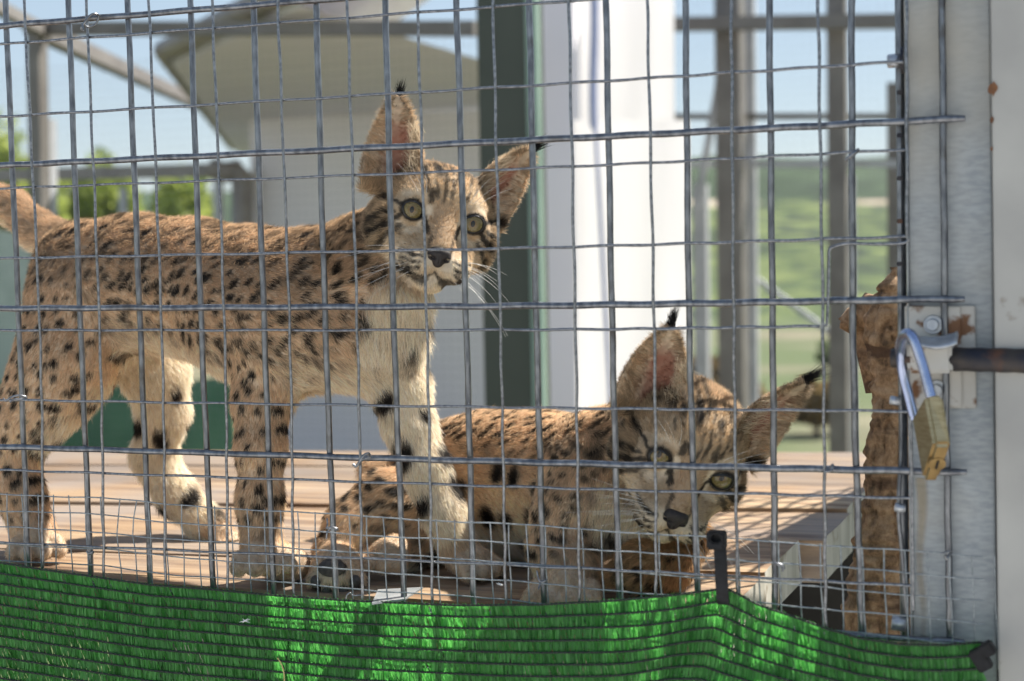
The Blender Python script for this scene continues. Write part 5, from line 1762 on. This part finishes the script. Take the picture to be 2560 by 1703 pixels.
# ------------------------------------------------------------------ loose things on the deck
M['tag_metal'] = simple('dull_metal_sheet', (.34, .36, .37), (.46, .48, .49), 40, .45, .5, .15, .0003)
q = [onz(945, 1478, DECK_Z + .004), onz(1058, 1472, DECK_Z + .004), onz(1010, 1502, DECK_Z + .004), onz(930, 1512, DECK_Z + .004)]
mb = MB(); up = Vector((0, 0, .0012)); mb.add(q + [v + up for v in q], [(3, 2, 1, 0), (4, 5, 6, 7), (0, 1, 5, 4), (1, 2, 6, 5), (2, 3, 7, 6), (3, 0, 4, 7)])
tag(mb.build('metal_offcut', M['tag_metal']), 'flat grey metal offcut lying on the front of the deck beside the upturned paw', 'metal scrap')

# ------------------------------------------------------------------ green shade net
m, nt, n, l, p = new_mat('green_net_tape')
geo = n.new('ShaderNodeNewGeometry')
c = ramp(nt, geo.outputs['Random Per Island'], [(0, (.060, .19, .060)), (.55, (.10, .30, .090)), (1, (.16, .42, .14))])
l.new(c, p.inputs['Base Color']); p.inputs['Roughness'].default_value = .5; p.inputs['Specular IOR Level'].default_value = .35
tr = n.new('ShaderNodeBsdfTranslucent')
l.new(mixc(nt, 1.0, c, (1.35, 1.9, 1.25), 'MULTIPLY'), tr.inputs[0])
mx = n.new('ShaderNodeMixShader'); mx.inputs[0].default_value = .55
l.new(p.outputs[0], mx.inputs[1]); l.new(tr.outputs[0], mx.inputs[2]); l.new(mx.outputs[0], n['Material Output'].inputs[0])
M['net'] = m
M['net_cord'] = simple('black_net_thread', (.006, .012, .008), (.02, .035, .022), 300, .6)
edge_pts = [(-60, 1400), (0, 1406), (110, 1424), (225, 1440), (379, 1462), (526, 1473), (700, 1489), (889, 1502), (1144, 1513), (1356, 1511), (1550, 1500), (1680, 1488), (1786, 1474), (1808, 1470), (1830, 1477), (1900, 1513), (1995, 1545), (2069, 1572), (2147, 1594), (2253, 1611), (2358, 1612), (2440, 1606), (2462, 1604)]
ex = np.array([q[0] for q in edge_pts], float); ey = np.array([q[1] for q in edge_pts], float)
net = empty('green_shade_net', (.3, -.006, -.42)); tag(net, 'green woven shade net with dark threads tied along the foot of the fence', 'shade net')


def net_pt(px, k):
    """px along the top edge, k = number of thread rows below the edge (0 = top)"""
    base = np.interp(px, ex, ey)
    # pulled-up fold at the cable tie softens and drifts left further down
    tie = 1808 - 7.5 * k
    wide = 18 + 16 * k
    smooth = np.interp(px, [-60, 0, 379, 889, 1250, 1560, 1700, 1808, 1900, 2000, 2147, 2300, 2462], [1400, 1406, 1460, 1502, 1514, 1514, 1508, 1502, 1522, 1552, 1590, 1611, 1606])
    w = math.exp(-k / 3.2)
    y0 = base * w + smooth * (1 - w) - (1 - w) * 26 * math.exp(-((px - tie) / (60 + 18 * k)) ** 2)
    sp = np.interp(px, [0, 700, 1300, 1700, 1850, 2100, 2460], [26.2, 27.5, 29.3, 30.5, 32, 31, 33])
    py = y0 + sp * k
    drift = -7.5 * k * math.exp(-((px - 1808) / 160) ** 2)
    X = px + drift
    Yv = -.0062 - .0012 * math.sin(px * .012 + k * .45) - .0018 * math.sin(px * .0052 + 1 + k * .12) - .00035 * k
    Yv -= .0035 * math.exp(-((px - tie) / 40) ** 2)
    return at(X, py, Yv)


rn = random.Random(5)
tv = []; tf = []
K = 13
for k in range(K):
    px = -60.0
    while px < 2452:
        shear = rn.uniform(-2, 2) + (4.5 if k < 1 else 2.5 * math.sin(px * .006 + k) + 2.2)
        w = rn.uniform(2.8, 4.6)
        ta = net_pt(px, k - .04); tb_ = net_pt(px + w * .85, k - .04)
        ba = net_pt(px + shear - .5, k + 1.05); bb = net_pt(px + shear + w * .9, k + 1.05)
        mid = rn.uniform(-.0006, .0009)
        ml = (ta + ba) / 2 + Vector((rn.uniform(-.0003, .0003), mid, 0)); mr_ = (tb_ + bb) / 2 + Vector((rn.uniform(-.0003, .0003), -mid * .5 - rn.uniform(0, .0006), 0))
        n0 = len(tv)
        tw = rn.uniform(-.0007, .0007)
        tv += [ta + Vector((0, tw, 0)), tb_ - Vector((0, tw, 0)), ml, mr_, ba - Vector((0, tw, 0)), bb + Vector((0, tw, 0))]
        tf += [(n0, n0 + 2, n0 + 3, n0 + 1), (n0 + 2, n0 + 4, n0 + 5, n0 + 3)]
        px += rn.uniform(3.5, 5.2)
    # second, slanted layer of tape just behind
    px = -60.0
    while px < 2450:
        shear = rn.uniform(7, 15); w = rn.uniform(6.0, 9.5)
        dy = Vector((0, .0011, 0))
        ta = net_pt(px, k + .02) + dy; tb_ = net_pt(px + w, k + .02) + dy
        ba = net_pt(px + shear, k + .98) + dy; bb = net_pt(px + shear + w, k + .98) + dy
        n0 = len(tv); tv += [ta, tb_, bb, ba]; tf += [(n0, n0 + 3, n0 + 2, n0 + 1)]
        px += rn.uniform(6.0, 9.0)
mb = MB(); mb.add(tv, tf, True)
o = mb.build('net_tapes', M['net'], net, recalc=False); o['kind'] = 'stuff'
for k in range(K + 1):
    pts1 = []; pts2 = []
    px = -60.0; i = 0
    while px < 2456:
        q = net_pt(px, k) + Vector((0, -.0009, 0))
        wv = .00042 * math.sin(i * 1.15); wy = .0003 * math.cos(i * 1.15)
        pts1.append(q + Vector((0, wy, wv))); pts2.append(q + Vector((0, -wy, -wv)))
        px += 4.2; i += 1
    mb = MB(); mb.tube(pts1, .00048, 5); mb.tube(pts2, .00048, 5)
    mb.build('thread', M['net_cord'], net, recalc=False)
# little frayed loops along the top edge
mb = MB(); px = -50.0
while px < 2450:
    q = net_pt(px, 0); a_ = q + Vector((0, -.0006, 0)); h = rn.uniform(.0006, .0016)
    mb.tube([a_, a_ + Vector((rn.uniform(-.001, .001), -.0004, h)), a_ + Vector((rn.uniform(.0006, .0018), 0, 0))], .0002, 4, cap=False)
    px += rn.uniform(7, 13)
o = mb.build('edge_loops', M['net'], net, recalc=False); o['kind'] = 'stuff'

# cable ties
tie1 = empty('cable_tie', at(1806, 1430, -.012)); tag(tie1, 'upright black cable tie holding the green net up right of the lying cub', 'cable tie', 'black cable ties on the green net')
hq = at(1796, 1347, -.011); s = mpp(hq)
vs = []
w, h, dp = 46 * s, 46 * s, .008
mb = MB()
x0, x1, z0, z1 = hq.x - w / 2, hq.x + w / 2, hq.z - h / 2, hq.z + h / 2
i0, i1, j0, j1 = hq.x - w * .26, hq.x + w * .28, hq.z - h * .10, hq.z + h * .32
yf, yb_, yi = hq.y - dp, hq.y, hq.y - dp * .35
O = [(x0, z0), (x1, z0), (x1, z1), (x0, z1)]; I = [(i0, j0), (i1, j0), (i1, j1), (i0, j1)]
vs = [(x, yf, z) for x, z in O] + [(x, yf, z) for x, z in I] + [(x, yi, z) for x, z in I] + [(x, yb_, z) for x, z in O]
fs = [(i, (i + 1) % 4, 4 + (i + 1) % 4, 4 + i) for i in range(4)] + [(4 + i, 4 + (i + 1) % 4, 8 + (i + 1) % 4, 8 + i) for i in range(4)] + [(8, 9, 10, 11), (15, 14, 13, 12)] + [(i, 12 + i, 12 + (i + 1) % 4, (i + 1) % 4) for i in range(4)]
mb.add(vs, fs); mb.build('head', M['black'], tie1, bevel=.0009)
sp_ = [at(1799, 1362, -.0155), at(1801, 1400, -.0165), at(1803, 1450, -.0165), at(1806, 1495, -.0150), at(1808, 1512, -.0115)]
mb = MB()
for a_, b_ in zip(sp_[:-1], sp_[1:]): mb.bar(a_, b_, 31 * s, .0016, up=(0, -1, 0))
mb = MB(); vs = []; fs = []
for i, q in enumerate(smooth_curve([tuple(v) for v in sp_], 5)):
    q = Vector(q); hw = 15.5 * s
    vs += [q + Vector((-hw, 0, 0)), q + Vector((hw, 0, 0)), q + Vector((hw, .0014, 0)), q + Vector((-hw, .0014, 0))]
    if i:
        b0 = 4 * (i - 1)
        fs += [(b0 + j, b0 + (j + 1) % 4, b0 + 4 + (j + 1) % 4, b0 + 4 + j) for j in range(4)]
fs += [(0, 3, 2, 1), tuple(len(vs) - 4 + j for j in range(4))]
mb.add(vs, fs); mb.build('strap', M['black'], tie1)
tie2 = empty('cable_tie', at(2455, 1640, -.012)); tag(tie2, 'short black cable tie at the right end of the green net', 'cable tie', 'black cable ties on the green net')
mb = MB(); R_ = Matrix.Rotation(math.radians(-32), 3, 'Y')
mb.box(at(2452, 1648, -.012), (.0085, .007, .013), R_); mb.build('strap', M['black'], tie2, bevel=.0008)
mb = MB(); mb.box(at(2470, 1622, -.014), (.0072, .008, .0078), R_); mb.build('head', M['black'], tie2, bevel=.0009)

# straw caught in the net
M['straw'] = simple('dry_straw', (.42, .33, .12), (.55, .45, .20), 60, .7)
pts = [at(px, py, -.0125) for px, py in smooth_curve([(694, 1645), (704, 1662), (710, 1685), (711, 1712)], 5)]
mb = MB(); mb.tube(pts, .00045, 6); tag(mb.build('straw_stalk', M['straw']), 'thin yellow straw stalk caught in the green net', 'straw')
M['fluff'] = simple('white_fluff', (.7, .7, .7), (.8, .8, .8), 60, .8)
for (px, py, lab) in [(1255, 1463, 'tiny tuft of white fluff on the fine mesh left of the lying cub paw'), (612, 1552, 'wisp of white fluff stuck on the green net at the left')]:
    q = at(px, py, .003 if px > 1000 else -.009); mb = MB()
    for j in range(7):
        mb.tube([q, q + Vector((rn.uniform(-.004, .005), rn.uniform(-.001, .001), rn.uniform(-.002, .002)))], [.0004, .00012], 4)
    tag(mb.build('white_fluff', M['fluff'], recalc=False), lab, 'fluff')
